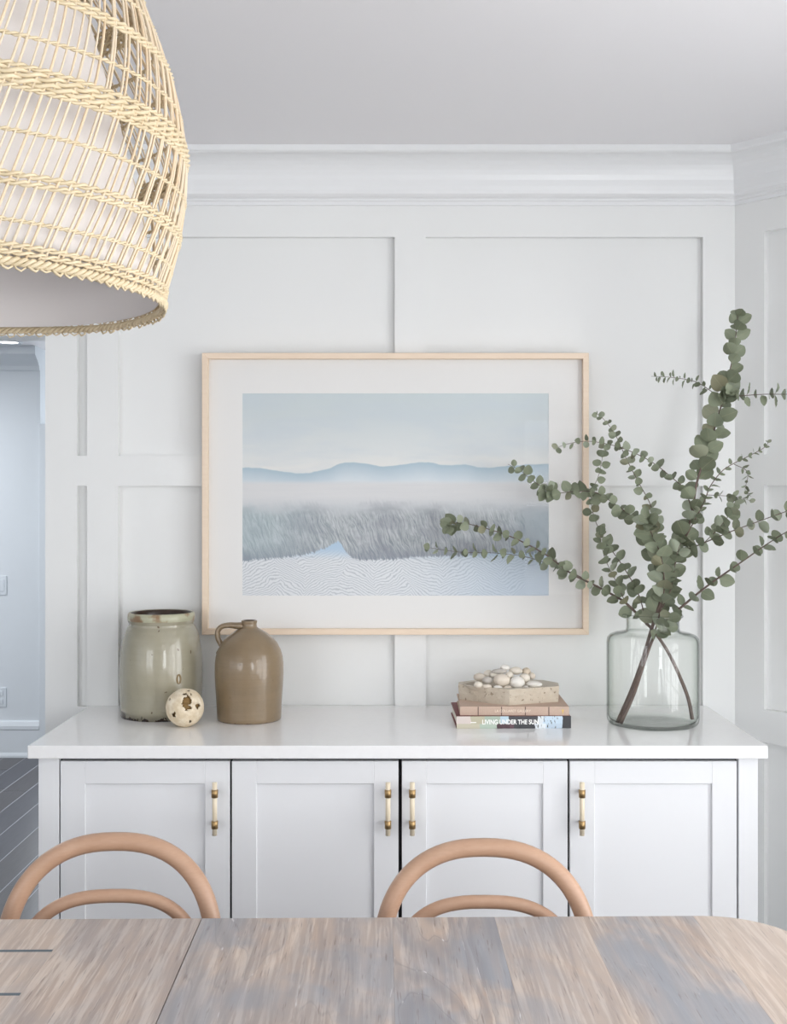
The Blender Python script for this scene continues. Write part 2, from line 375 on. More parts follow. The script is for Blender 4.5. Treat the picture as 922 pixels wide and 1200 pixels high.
def tube(bm, pts, rad, n=8, closed=False, caps=True, flat=1.0):
    pts = [Vector(p) for p in pts]; m = len(pts)
    rads = rad if isinstance(rad, (list, tuple)) else [rad]*m
    rings = []; up = None
    for i, p in enumerate(pts):
        if closed: t_ = (pts[(i+1) % m]-pts[i-1])
        else: t_ = pts[min(i+1, m-1)]-pts[max(i-1, 0)]
        if t_.length < 1e-9: t_ = Vector((0, 0, 1))
        t_.normalize()
        if up is None:
            up = Vector((0, 0, 1)) if abs(t_.z) < 0.9 else Vector((1, 0, 0))
        s = t_.cross(up)
        if s.length < 1e-6: s = t_.orthogonal()
        s.normalize(); up = s.cross(t_).normalized()
        rings.append([bm.verts.new(p + rads[i]*(s*math.cos(2*PI*k/n) + up*flat*math.sin(2*PI*k/n))) for k in range(n)])
    for i in range(m-1 + (1 if closed else 0)):
        a, b = rings[i], rings[(i+1) % m]
        for k in range(n):
            bm.faces.new((a[k], a[(k+1) % n], b[(k+1) % n], b[k]))
    if caps and not closed:
        bm.faces.new(rings[0][::-1]); bm.faces.new(rings[-1])
def catmull(P, n=8):
    P = [Vector(p) for p in P]; out = []
    Q = [P[0]*2-P[1]] + P + [P[-1]*2-P[-2]]
    for i in range(1, len(Q)-2):
        p0, p1, p2, p3 = Q[i-1], Q[i], Q[i+1], Q[i+2]
        for k in range(n):
            u = k/n
            out.append(0.5*((2*p1) + (-p0+p2)*u + (2*p0-5*p1+4*p2-p3)*u*u + (-p0+3*p1-3*p2+p3)*u**3))
    out.append(P[-1]); return out
def prism(bm, poly, z0, z1, mi=0):
    a = [bm.verts.new((x, y, z0)) for x, y in poly]; b = [bm.verts.new((x, y, z1)) for x, y in poly]
    n = len(poly)
    f = bm.faces.new(a[::-1]); f.material_index = mi
    f = bm.faces.new(b); f.material_index = mi
    for i in range(n):
        f = bm.faces.new((a[i], a[(i+1) % n], b[(i+1) % n], b[i])); f.material_index = mi

# ------------------------------------------------------------------ room shell
YB = 3.644            # face of the raised boards on the back wall
RD = 0.022            # depth of the recessed panels
ZC = 2.631            # ceiling height
ub = YB/F
def bxp(px): return (px-CX)*ub
def bzp(py): return H-(py-CY)*ub
XL, XR = bxp(53), bxp(861)      # opening edge, corner with the angled wall

ceiling = bx('ceiling', (-4.2, 2.3, -2.3, YB+0.12, ZC, ZC+0.05), M['ceil']); tag(ceiling, kind='structure')
# floor planks
fl = bx('floor', (-5.2, 2.3, -2.3, 9.2, -0.03, -0.0008), M['floorgap']); tag(fl, kind='structure')
pw = 0.135; kx = -4.4; meshes = {}
row = 0; cnt = 0
while kx < 2.0:
    yy = -0.2 - random.random()*1.2 if kx < -0.9 else 1.9 - random.random()*0.8
    yend = 9.1 if kx < -1.0 else 4.0
    if kx > -1.0: yend = 3.6
    while yy < yend:
        L = random.choice((1.3, 1.7, 2.1))
        key = L
        if key not in meshes:
            bm = bmesh.new(); box(bm, 0.0022, pw-0.0022, 0.0022, L-0.0012, -0.003, 0.0)
            bmesh.ops.bevel(bm, geom=[e for e in bm.edges if e.verts[0].co.z > -0.001 and e.verts[1].co.z > -0.001], offset=0.0005, segments=1, affect='EDGES')
            me = bpy.data.meshes.new('plank'); bm.to_mesh(me); bm.free(); me.materials.append(M['floor']); meshes[key] = me
        o = link('plank', meshes[key], fl); o.location = (kx+0.0, yy, 0)
        yy += L; cnt += 1
    kx += pw; row += 1
print('planks', cnt)

# back wall with board-and-batten panelling
wb = bx('wall_back', (XL, XR+0.25, YB+RD, YB+0.12, 0, ZC), M['wall']); tag(wb, kind='structure')
hd = bx('wall_above_opening', (-4.2, XL, YB, YB+0.12, 2.06, ZC), M['wall']); tag(hd, kind='structure')
TOPR = bzp(277.5); M1, M0 = bzp(534), bzp(569.5); BT = bzp(828)
def board(nm, x0, x1, z0, z1, par=None):
    return bx(nm, (x0, x1, YB, YB+RD, z0, z1), M['wall'], par or wb)
for a, b in ((53, 90.5), (102, 138.5), (462.5, 499), (823.5, 861)):
    board('stile', bxp(a), bxp(b), 0.0, ZC-0.01)
gaps = ((90.5, 102), (138.5, 462.5), (499, 823.5))
for a, b in gaps:
    board('rail', bxp(a), bxp(b), TOPR, ZC-0.01)
    board('rail', bxp(a), bxp(b), M0, M1)
    board('rail', bxp(a), bxp(b), BT-0.10, BT)
    board('rail', bxp(a), bxp(b), 0.0, 0.16)
# the angled wall on the right
wa = bmesh.new(); box(wa, -0.02, 1.25, RD, 0.12, 0, ZC)
wr = obj('wall_right_angled', wa, M['wall']); tag(wr, kind='structure')
wr.location = (XR, YB, 0); wr.rotation_euler = (0, 0, -PI/4)
def aboard(nm, x0, x1, z0, z1): return bx(nm, (x0, x1, 0, RD, z0, z1), M['wall'], wr)
aboard('stile', 0.0, 0.0987, 0, ZC-0.01); aboard('stile', 0.98, 1.08, 0, ZC-0.01)
aboard('rail', 0.0987, 0.98, TOPR, ZC-0.01); aboard('rail', 0.0987, 0.98, M0, M1)
aboard('rail', 0.0987, 0.98, 0.787, 0.888); aboard('rail', 0.0987, 0.98, 0, 0.16)
# crown moulding : profile (projection, height)
zb = bzp(241)
crown = [(0, zb), (0.006, zb), (0.006, bzp(237)), (0.010, bzp(236)), (0.010, bzp(234)), (0.013, bzp(233)), (0.020, bzp(232)), (0.026, bzp(229.5)),
         (0.029, bzp(226)), (0.031, bzp(221))]
for k in range(1, 9):
    a = k/8*PI/2
    crown.append((0.031 + 0.066*(1-math.cos(a)), bzp(221) + (ZC-0.022-bzp(221))*math.sin(a)**0.95))
crown += [(0.100, ZC-0.022), (0.108, ZC-0.017), (0.108, ZC), (0, ZC)]
def sweep(name, pathpts, prof, mat):
    "profile swept along a floor path; the room lies to the left of the travel direction; mitred"
    bm = bmesh.new(); rings = []
    n = len(pathpts)
    for i, p in enumerate(pathpts):
        p = Vector(p)
        d0 = (p-Vector(pathpts[i-1])).normalized() if i else None
        d1 = (Vector(pathpts[i+1])-p).normalized() if i < n-1 else None
        n0 = Vector((-d0.y, d0.x)) if d0 else None; n1 = Vector((-d1.y, d1.x)) if d1 else None
        if n0 and n1:
            m_ = (n0+n1).normalized(); m_ = m_/m_.dot(n0)
        else: m_ = n0 or n1
        rings.append([bm.verts.new((p.x+m_.x*q, p.y+m_.y*q, z)) for q, z in prof])
    k = len(prof)
    for i in range(n-1):
        for j in range(k):
            bm.faces.new((rings[i][j], rings[i][(j+1) % k], rings[i+1][(j+1) % k], rings[i+1][j]))
    bm.faces.new(rings[0]); bm.faces.new(rings[-1][::-1])
    return obj(name, bm, mat)
sq = math.sqrt(0.5)
PA = (XR+1.08*sq, YB-1.08*sq)
c1 = sweep('trim_1', [PA, (XR, YB), (-4.15, YB)], crown, M['crown']); tag(c1, kind='structure')
bprof = [(0, 0), (0.016, 0), (0.016, 0.12), (0.012, 0.135), (0, 0.14)]
b1 = sweep('baseboard_back', [PA, (XR, YB), (XL+0.002, YB)], bprof, M['wall']); tag(b1, kind='structure')
# walls round the rest of the room (with windows; the front-right and left ones added for light)
XW = PA[0]
def window_wall(name, horizontal, pos, a0, a1, wins, z0=0.75, z1=2.25, t=0.14):
    "wall with openings, sash frames and muntins; pos = inner face"
    out = 1 if pos > 0 and not horizontal else -1
    def B(bm, u0, u1, v0, v1, za, zb_):      # u along, v outward from the face
        lo, hi = sorted((pos+out*v0, pos+out*v1))
        if horizontal: box(bm, u0, u1, lo, hi, za, zb_)
        else: box(bm, lo, hi, u0, u1, za, zb_)
    bm = bmesh.new()
    B(bm, a0, a1, 0, t, 0, z0); B(bm, a0, a1, 0, t, z1, ZC)
    e = [a0] + [q for w in wins for q in w] + [a1]
    for i in range(0, len(e), 2): B(bm, e[i], e[i+1], 0, t, z0, z1)
    w_ = obj(name, bm, M['wall']); tag(w_, kind='structure')
    return w_, B
wn = 0
def window(B, u0, u1, z0, z1, cols=3, rows=4):
    global wn; wn += 1
    bm = bmesh.new(); fr = 0.05
    B(bm, u0, u0+fr, 0.02, 0.07, z0, z1); B(bm, u1-fr, u1, 0.02, 0.07, z0, z1)
    B(bm, u0+fr, u1-fr, 0.02, 0.07, z0, z0+fr); B(bm, u0+fr, u1-fr, 0.02, 0.07, z1-fr, z1)
    w_ = obj('window_%d' % wn, bm, M['crown']); tag(w_, kind='structure')
    bm = bmesh.new(); g = 0.011
    for k in range(1, cols):
        u = u0+fr+(u1-u0-2*fr)*k/cols; B(bm, u-g, u+g, 0.03, 0.06, z0+fr, z1-fr)
    for k in range(1, rows):
        z = z0+fr+(z1-z0-2*fr)*k/rows; B(bm, u0+fr, u1-fr, 0.031, 0.059, z-g, z+g)
    obj('muntin', bm, M['crown'], w_)
wallr, B = window_wall('wall_right', False, XW, -2.3, PA[1], [(-0.65, 0.3), (0.42, 1.37), (1.5, 2.45)], 0.35, 2.3)
for q in ((-0.65, 0.3), (0.42, 1.37), (1.5, 2.45)): window(B, q[0], q[1], 0.35, 2.3, 3, 5)
wallf, B = window_wall('wall_front', True, -2.0, -4.2, XW, [(-3.95, -2.95), (-2.8, -1.8), (0.97, 1.74)])
window(B, 0.97, 1.74, 0.75, 2.25, 2, 4)  # added window, lets the front-right fill lamp in
window(B, -3.95, -2.95, 0.75, 2.25); window(B, -2.8, -1.8, 0.75, 2.25)
wl, B = window_wall('wall_left', False, -4.2, -2.1, YB+0.12, [(-0.95, 0.1), (0.25, 1.3)])  # openings added for the left fill lamp
window(B, -0.95, 0.1, 0.75, 2.25); window(B, 0.25, 1.3, 0.75, 2.25)

# ------------------------------------------------------------------ hallway beyond the opening
YH = 6.96; uh = YH/F
hx = lambda px: (px-CX)*uh
hz = lambda py: H-(py-CY)*uh
ZH = hz(413.5)+0.03
hw = bx('wall_hall', (-5.2, hx(47), YH, YH+0.12, 0, ZH), M['hallwall']); tag(hw, kind='structure')
hc = bx('ceiling_hall', (-5.2, -0.6, YB+0.12, 9.2, ZH, ZH+0.05), M['ceil']); tag(hc, kind='structure')
hcs = sweep('trim_2', [(hx(47), YH), (-5.2, YH)], [(0, hz(434)), (0.012, hz(434)), (0.02, hz(429)), (0.05, hz(424)), (0.085, hz(419)), (0.1, hz(417)), (0.1, ZH), (0, ZH)], M['hallwall']); tag(hcs, kind='structure')
hb = sweep('baseboard_hall', [(hx(47), YH), (-5.2, YH)], [(0, 0), (0.026, 0), (0.026, 0.012), (0.018, 0.03), (0.018, 0.165), (0.022, 0.17), (0.022, 0.19), (0.012, 0.215), (0, 0.22)], M['hallwall']); tag(hb, kind='structure')
dc = bx('trim_3', (hx(46.5), hx(46.5)+0.05, YH-0.018, YH+0.14, 0, hz(497)), M['hallwall'], bevel=0.003); tag(dc, kind='structure')
he = bx('wall_hall_end', (-5.2, -0.5, 9.1, 9.2, 0, ZH), M['hallwall']); tag(he, kind='structure')
hr = bx('wall_hall_right', (-1.0, -0.9, YB+0.12, 9.1, 0, ZH), M['hallwall']); tag(hr, kind='structure')
hl = bx('wall_hall_left', (-5.3, -5.2, YB+0.12, 9.1, 0, ZH), M['hallwall']); tag(hl, kind='structure')
# wall plates
sw = empty('light_switch', (hx(-2.5), YH, hz(686)), label='white light switch plate on the hall wall above the outlet', cat='switch')
bx('plate', (-0.055, 0.055, -0.006, 0, -0.058, 0.058), M['plate'], sw, bevel=0.002)
for q in (-0.025, 0.025): bx('rocker', (q-0.016, q+0.016, -0.009, -0.005, -0.034, 0.034), M['plate'], sw, bevel=0.001)
ou = empty('wall_outlet', (hx(0.8), YH, hz(817)), label='white electrical outlet plate low on the hall wall', cat='outlet')
bx('plate', (-0.036, 0.036, -0.006, 0, -0.058, 0.058), M['plate'], ou, bevel=0.002)
for q in (-0.025, 0.025):
    bx('socket', (-0.017, 0.017, -0.009, -0.005, q-0.015, q+0.015), M['plate'], ou, bevel=0.002)
dl = empty('recessed_downlight', ((10-CX)*(ZH-H)/190.0, F*(ZH-H)/190.0, ZH), label='round recessed light in the hall ceiling', cat='ceiling light')
bm = bmesh.new(); lathe(bm, [(0.055, -0.002), (0.075, -0.006), (0.08, -0.001), (0.078, 0.0), (0.055, 0.0)], 32, close=True); obj('trim_ring', bm, M['plate'], dl, True)
bm = bmesh.new(); lathe(bm, [(0, -0.001), (0.054, -0.001)], 32); obj('lens', bm, M['glow'], dl)

# ------------------------------------------------------------------ cabinet and countertop
YF = 3.0375; uf = YF/F          # front edge of the countertop
ZT = 0.8892                     # top of the countertop
fx = lambda px: (px-CX)*uf
YD = YF+0.022; ud = YD/F        # face of the doors
dx = lambda px: (px-CX)*ud
dz = lambda py: H-(py-CY)*ud
ct = bx('countertop', (fx(32), fx(900), YF, YB-0.001, ZT-0.0345, ZT), M['quartz'], bevel=0.0025, segs=2)
tag(ct, 'glossy white stone countertop spanning the whole sideboard', 'countertop')
cab = empty('sideboard_cabinet', ((dx(45)+dx(888))/2, YB-0.3, 0), label='long white built-in sideboard cabinet with four panelled doors under the countertop', cat='cabinet')
inv = Vector(cab.location)
def cbx(nm, d, mat, parent=cab, bevel=0.0012):
    bm = bmesh.new(); box(bm, d[0]-inv.x, d[1]-inv.x, d[2]-inv.y, d[3]-inv.y, d[4], d[5])
    return obj(nm, bm, mat, parent, bevel=bevel, segs=1)
ZU = ZT-0.0345
bm = bmesh.new()
x0, x1 = dx(45), dx(888)
for d in ((x0, x0+0.02, YD+0.021, YB-0.001, 0, ZU), (x1-0.02, x1, YD+0.021, YB-0.001, 0, ZU), (x0+0.02, x1-0.02, YB-0.02, YB-0.001, 0, ZU),
          (x0+0.02, x1-0.02, YD+0.1, YB-0.02, 0.09, 0.11), (x0+0.02, x1-0.02, YD+0.08, YD+0.1, 0, 0.09)):
    box(bm, d[0]-inv.x, d[1]-inv.x, d[2]-inv.y, d[3]-inv.y, d[4], d[5])
obj('body', bm, M['cab'], cab)
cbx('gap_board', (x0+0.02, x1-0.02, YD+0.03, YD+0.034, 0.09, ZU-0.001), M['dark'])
cbx('stile', (dx(45), dx(69), YD, YD+0.0209, 0, ZU), M['cab'])
cbx('stile', (dx(865.3), dx(888), YD, YD+0.0209, 0, ZU), M['cab'])
doors = [(70.8, 269, 251.5), (271.6, 466.8, 454.5), (470.8, 665, 483), (667.6, 863.2, 682)]
zt, z0d = dz(892), 0.10
for (a, b, hxp) in doors:
    xa, xb = dx(a), dx(b); sw_ = 0.0655; rt = dz(892)-dz(918.5)
    bm = bmesh.new()
    def db(p): box(bm, p[0]-inv.x, p[1]-inv.x, p[2]-inv.y, p[3]-inv.y, p[4], p[5])
    db((xa, xa+sw_, YD, YD+0.02, z0d, zt)); db((xb-sw_, xb, YD, YD+0.02, z0d, zt))
    db((xa+sw_, xb-sw_, YD, YD+0.02, zt-rt, zt)); db((xa+sw_, xb-sw_, YD, YD+0.02, z0d, z0d+sw_))
    d = obj('door', bm, M['cab'], cab, bevel=0.001, segs=1)
    cbx('door_panel', (xa+sw_, xb-sw_, YD+0.009, YD+0.018, z0d+sw_, zt-rt), M['cab'], d, 0)
    # horn pull
    yh = YD-0.032; u = yh/F; hxx = (hxp-CX)*u-inv.x; zz = lambda py: H-(py-CY)*u
    bm = bmesh.new()
    tube(bm, [(hxx, yh-inv.y, zz(979)), (hxx, yh-inv.y, zz(917))], 0.0066, 16)
    bh = obj('handle', bm, M['horn'], d, True)
    for py in (930, 966.5):
        bm = bmesh.new(); z_ = zz(py)
        tube(bm, [(hxx, yh-inv.y, z_-0.0105), (hxx, yh-inv.y, z_-0.010), (hxx, yh-inv.y, z_+0.010), (hxx, yh-inv.y, z_+0.0105)], [0.0078, 0.0088, 0.0088, 0.0078], 16)
        tube(bm, [(hxx, yh-inv.y+0.006, z_), (hxx, YD-inv.y, z_)], 0.0042, 12)
        obj('handle_collar', bm, M['brass'], d, True)

# ------------------------------------------------------------------ framed print
YP = YB-0.040; upx = YP/F
px_ = lambda p: (p-CX)*upx
pz_ = lambda p: H-(p-CY)*upx
pic = empty('framed_picture', ((px_(237)+px_(690))/2, YB, pz_(744)), label='large framed print of misty marsh reeds and blue hills above the sideboard', cat='picture')
iv = Vector(pic.location)
X0, X1, Z0, Z1 = px_(236.5)-iv.x, px_(690)-iv.x, 0.0, pz_(413.5)-iv.z
fw = 0.0185
yf0, yf1 = YP-YB, -0.001
for nm, quad in (('top', [(X0, Z1), (X1, Z1), (X1-fw, Z1-fw), (X0+fw, Z1-fw)]), ('bottom', [(X0, Z0), (X1, Z0), (X1-fw, Z0+fw), (X0+fw, Z0+fw)]),
                 ('left', [(X0, Z0), (X0, Z1), (X0+fw, Z1-fw), (X0+fw, Z0+fw)]), ('right', [(X1, Z0), (X1, Z1), (X1-fw, Z1-fw), (X1-fw, Z0+fw)])):
    bm = bmesh.new()
    a = [bm.verts.new((x, yf0, z)) for x, z in quad]; b = [bm.verts.new((x, yf1, z)) for x, z in quad]
    bm.faces.new(a); bm.faces.new(b[::-1])
    for i in range(4): bm.faces.new((a[i], a[(i+1) % 4], b[(i+1) % 4], b[i]))
    obj('frame_rail', bm, M['frame'], pic, bevel=0.001, segs=1)
yg = yf0+0.022       # mat board plane
ym = YB+yg; um = ym/F
ax0, ax1, az0, az1 = (284-CX)*um-iv.x, (642.8-CX)*um-iv.x, H-(698-CY)*um-iv.z, H-(461-CY)*um-iv.z
bm = bmesh.new()
for d in ((X0+fw, ax0, Z0+fw, Z1-fw), (ax1, X1-fw, Z0+fw, Z1-fw), (ax0, ax1, Z0+fw, az0), (ax0, ax1, az1, Z1-fw)):
    box(bm, d[0], d[1], yg, yg+0.003, d[2], d[3])
obj('mat_board', bm, M['mat'], pic)
bx('print', (ax0-0.001, ax1+0.001, yg+0.0015, yg+0.0028, az0-0.001, az1+0.001), M['art'], pic)
bx('glass', (X0+fw, X1-fw, yg-0.0045, yg-0.0030, Z0+fw, Z1-fw), M['glazing'], pic)
bx('backing', (X0+fw, X1-fw, yg+0.004, yg+0.008, Z0+fw, Z1-fw), M['mat'], pic)

# ------------------------------------------------------------------ things on the countertop
def cpos(px, py): # contact point on countertop from pixel
    u = (H-ZT)/(py-CY); return Vector(((px-CX)*u, u*F, ZT))
# crock
yc = 3.488; u = yc/F
crock = empty('stoneware_crock', ((189-CX)*u, yc, ZT), label='large sage grey glazed open stoneware crock with dark chipped foot', cat='crock')
zz = lambda py: H-(py-CY)*u-ZT
outer = [(0.0, 0.0), (0.113, 0.0), (0.118, 0.003), (46.3*u, zz(838)), (46.8*u, zz(825)), (48.0*u, zz(800)), (48.2*u, zz(786)), (47.6*u, zz(772)), (46.3*u, zz(758)),
         (44.3*u, zz(748)), (41.8*u, zz(740)), (39*u, zz(734)), (36.6*u, zz(730.5))]
rim = [(36.6*u, zz(730.5)), (37.6*u, zz(729)), (38.6*u, zz(726)), (38.9*u, zz(722)), (38.4*u, zz(718.5)), (37.0*u, zz(717)), (35.2*u, zz(717.4))]
inner = [(35.2*u, zz(717.4)), (33.8*u, zz(719)), (33.6*u, zz(730)), (42*u, zz(745)), (45*u, zz(775)), (44*u, zz(820)), (42*u, 0.012), (0, 0.012)]
bm = bmesh.new(); lathe(bm, outer+rim[1:]+inner[1:], 72, mi=[0]*(len(outer)-1)+[0, 0, 1, 1, 1, 1]+[2]*(len(inner)-1))
cb = obj('body', bm, [M['crock'], M['crock_rim'], M['crock_in']], crock, True)
# maker's thumb mark
bm = bmesh.new()
tn = 0.42
for k_ in range(2):
    pass
Rm = 48.0*u; ang = -PI/2+0.62; zc_ = zz(790)
ptsm = []
for k in range(24):
    a = 2*PI*k/24; ptsm.append((Rm*1.0025*math.cos(ang+0.045*math.cos(a)), Rm*1.0025*math.sin(ang+0.045*math.cos(a)), zc_+0.0125*math.sin(a)))
tube(bm, ptsm, 0.0030, 6, closed=True)
t = NT('brown_thumb_mark', 0.4, rgb(138, 118, 84)); M['mark'] = t.m
obj('thumb_mark', bm, M['mark'], crock, True)
# jug
yj = 3.42; u = yj/F
jug = empty('stoneware_jug', ((292-CX)*u, yj, ZT), label='tan salt glazed stoneware jug with a small loop handle', cat='jug')
zz = lambda py: H-(py-CY)*u-ZT
prof = [(0, 0), (36.6*u, 0), (37.3*u, 0.003), (37.3*u, zz(838)), (38.2*u, zz(820)), (39.4*u, zz(803)), (40.2*u, zz(788)), (40.0*u, zz(777)), (39.0*u, zz(769)), (36.6*u, zz(761)),
        (32.6*u, zz(753.5)), (27*u, zz(747)), (20*u, zz(741.5)), (14.5*u, zz(738)), (10.6*u, zz(736)), (9.0*u, zz(734.5)), (8.6*u, zz(731)), (9.2*u, zz(729)), (9.4*u, zz(727.6)), (8.6*u, zz(726.8)),
        (6.6*u, zz(727)), (6.0*u, zz(730)), (6.0*u, zz(737)), (0, zz(738))]
bm = bmesh.new(); lathe(bm, prof, 64, mi=[0]*20+[1]*3)
obj('body', bm, [M['jug'], M['crock_in']], jug, True)
bm = bmesh.new()
P = lambda px, py, dy=0: ((px-292)*u, dy, zz(py))
hp = catmull([P(285, 733.5), P(277, 733.2), P(268, 732.6), P(259.5, 734.5), P(255.2, 740), P(255.5, 748), P(258.5, 754), P(261, 760)], 6)
tube(bm, hp, [0.0145-0.0045*min(1, i/14) for i in range(len(hp))], 14, flat=0.8)
bmesh.ops.scale(bm, vec=(1, 1.25, 1), verts=bm.verts)
obj('handle', bm, M['jug'], jug, True)
bm = bmesh.new(); tube(bm, [P(262, 758), P(258, 763), P(255.5, 766), P(256, 769)], [0.007, 0.009, 0.007, 0.003], 12)
obj('handle_root', bm, M['jug'], jug, True)

# papery ball with broken shell
ball = empty('decorative_ball', (-0.610, 3.306, ZT), label='small cream papery ball with jagged brown holes beside the crock', cat='ornament')
R0 = 0.0545
bm = bmesh.new(); bmesh.ops.create_icosphere(bm, subdivisions=5, radius=R0)
holes = [(0.24, 0.40, 0.42, 0.2), (0.76, 0.18, 0.14, 1.0), (-0.46, -0.22, 0.16, 1.6), (-0.72, 0.5, 0.07, 1), (0.4, -0.62, 0.08, 1)]
rnd = random.Random(4)
from mathutils import noise as mnoise
dele = []
for f in bm.faces:
    c = f.calc_center_median().normalized()
    if c.y > 0.1: continue
    for (hx_, hz_, rr, asp) in holes:
        qx, qz = c.x-hx_, c.z-hz_
        ca, sa = math.cos(-0.25), math.sin(-0.25)
        ex, ez = qx*ca-qz*sa, qx*sa+qz*ca
        k = 1.75 if rr > 0.3 else 1.25
        d_ = math.hypot(ex*k, ez*0.95)/rr + 0.7*mnoise.noise(c*6)
        if d_ < 0.95: dele.append(f); break
bmesh.ops.delete(bm, geom=dele, context='FACES')
for v_ in bm.verts:
    v_.co *= 1+0.035*mnoise.noise(v_.co*28)
sh = obj('shell', bm, M['shell'], ball, True); sh.location = (0, 0, R0*0.985)
so = sh.modifiers.new('thickness', 'SOLIDIFY'); so.thickness = 0.0035; so.offset = -1
bm = bmesh.new(); bmesh.ops.create_icosphere(bm, subdivisions=4, radius=R0*0.84)
for v_ in bm.verts: v_.co *= 1+0.12*mnoise.noise(v_.co*60)
cr = obj('core', bm, M['core'], ball, True); cr.location = (0, 0, R0*0.985)

# books
def make_text(name, body, size, mat, parent, loc, extrude=0.0003, bold=0.0, rot=(PI/2, 0, 0), sx=1.0):
    cu = bpy.data.curves.new(name, 'FONT'); cu.body = body; cu.size = size; cu.extrude = extrude; cu.offset = bold
    cu.align_x = 'CENTER'; cu.align_y = 'CENTER'
    tmp = bpy.data.objects.new(name, cu); C.objects.link(tmp)
    me = bpy.data.meshes.new_from_object(tmp.evaluated_get(bpy.context.evaluated_depsgraph_get()))
    C.objects.unlink(tmp); bpy.data.objects.remove(tmp)
    me.materials.clear(); me.materials.append(mat)
    o = link(name, me, parent); o.location = loc; o.rotation_euler = rot; o.scale = (sx, 1, 1)
    return o
def book(name, x0, x1, y0, depth, z, th, rz, cover_mat, spine_mat, label):
    e = empty(name, ((x0+x1)/2, y0, z), rz, label=label, cat='book', group='coffee table books stacked on the countertop')
    w = (x1-x0)/2; c = 0.003
    bm = bmesh.new()
    box(bm, -w, w, 0.002, depth, 0, c); box(bm, -w, w, 0.002, depth, th-c, th)
    obj('cover', bm, cover_mat, e, bevel=0.0006, segs=1)
    bm = bmesh.new(); box(bm, -w, w, -0.0012, 0.0022, 0.0, th)
    obj('spine', bm, spine_mat, e, bevel=0.0008, segs=2)
    bx('pages', (-w+0.004, w-0.004, 0.0022, depth-0.004, c, th-c), M['pages'], e)
    return e
ub1 = 3.272/F
b1_ = book('book', (534.8-CX)*ub1, (669.3-CX)*ub1, 3.274, 0.235, ZT, 0.0345, math.radians(1.2), M['maroon'], M['collage'],
           'lower coffee table book with a collage spine lettered in white, maroon cover')
make_text('title', 'LIVING UNDER THE SUN', 0.0182, M['ink_white'], b1_, (-0.010, -0.0016, 0.0178), bold=0.0005, sx=0.80)
bx('spine_print_line', (-0.123, -0.107, -0.0016, -0.001, 0.0160, 0.0186), M['ink_white'], b1_)
ub2 = 3.284/F
b2_ = book('book', (539-CX)*ub2, (666.7-CX)*ub2, 3.286, 0.225, ZT+0.0345, 0.0255, math.radians(-0.6), M['cloth'], M['cloth'],
           'upper coffee table book in tan cloth with dark spine lines, under the stone bowl')
for k in (0.166, 0.381, 0.599, 0.814):
    xx = (k-0.5)*0.3107
    bx('spine_line', (xx-0.0011, xx+0.0011, -0.0016, -0.001, 0.0005, 0.025), M['bookline'], b2_)
make_text('title', 'LA COLLARET GALLERY', 0.0098, M['ink_pale'], b2_, (-0.005, -0.0015, 0.0128), bold=0.0001, sx=0.98)
bm = bmesh.new(); lathe(bm, [(0, 0.0), (0.0032, 0.0), (0.0032, 0.0006), (0, 0.0006)], 14)
em = obj('emblem', bm, M['gilt'], b2_); em.rotation_euler = (PI/2, 0, 0); em.location = (0.1375, -0.0012, 0.0145)
bx('emblem', (0.1362, 0.1388, -0.0018, -0.001, 0.006, 0.012), M['gilt'], b2_)

# faceted stone bowl
ZB = ZT+0.060
bowl = empty('stone_bowl', (0.305, 3.395, ZB), label='rough faceted travertine bowl filled with pebbles on the books', cat='bowl')
def at(px, y): return (px-CX)*y/F
poly = [(at(537, 3.41), 3.41), (at(571, 3.340), 3.340), (at(597, 3.304), 3.304), (at(655, 3.365), 3.365),
        (at(654, 3.43), 3.43), (at(636, 3.485), 3.485), (at(598, 3.50), 3.50), (at(556, 3.485), 3.485), (at(537.5, 3.445), 3.445)]
poly = [(x-0.305, y-3.395) for x, y in poly]
TH = 0.0455; NC = 60
bm = bmesh.new()
# resample outline to many points so faces can be roughened
out = []
for i in range(len(poly)):
    a, b = Vector(poly[i]), Vector(poly[(i+1) % len(poly)])
    m_ = max(1, round((b-a).length/0.010))
    for k in range(m_): out.append(a.lerp(b, k/m_))
n = len(out); lv = 5
rings = []
for j in range(lv+1):
    z = TH*j/lv; rg = []
    for k, p in enumerate(out):
        rough = 0.0 if j in (0, lv) else 0.0028*mnoise.noise(Vector((p.x*60, p.y*60, z*60)))
        q = p*(1-0.012*(1-j/lv)) + p.normalized()*rough
        rg.append(bm.verts.new((q.x, q.y, z)))
    rings.append(rg)
# hollow
hc0 = Vector((0.0, 0.0)); hr_ = [(0.112, 0.066, TH), (0.108, 0.063, TH-0.006), (0.09, 0.052, TH-0.02), (0.06, 0.035, TH-0.03)]
for ra, rb, z in hr_:
    rg = []
    for p in out:
        a = math.atan2(p.y/0.09, p.x/0.14); rg.append(bm.verts.new((ra*math.cos(a), 0.008+rb*math.sin(a), z)))
    rings.append(rg)
for i in range(len(rings)-1):
    for k in range(n):
        f = bm.faces.new((rings[i][k], rings[i][(k+1) % n], rings[i+1][(k+1) % n], rings[i+1][k]))
        f.material_index = 0 if i < lv else 1
bm.faces.new(rings[0][::-1]); f = bm.faces.new(rings[-1]); f.material_index = 1
obj('body', bm, [M['stone'], M['stone_top']], bowl)
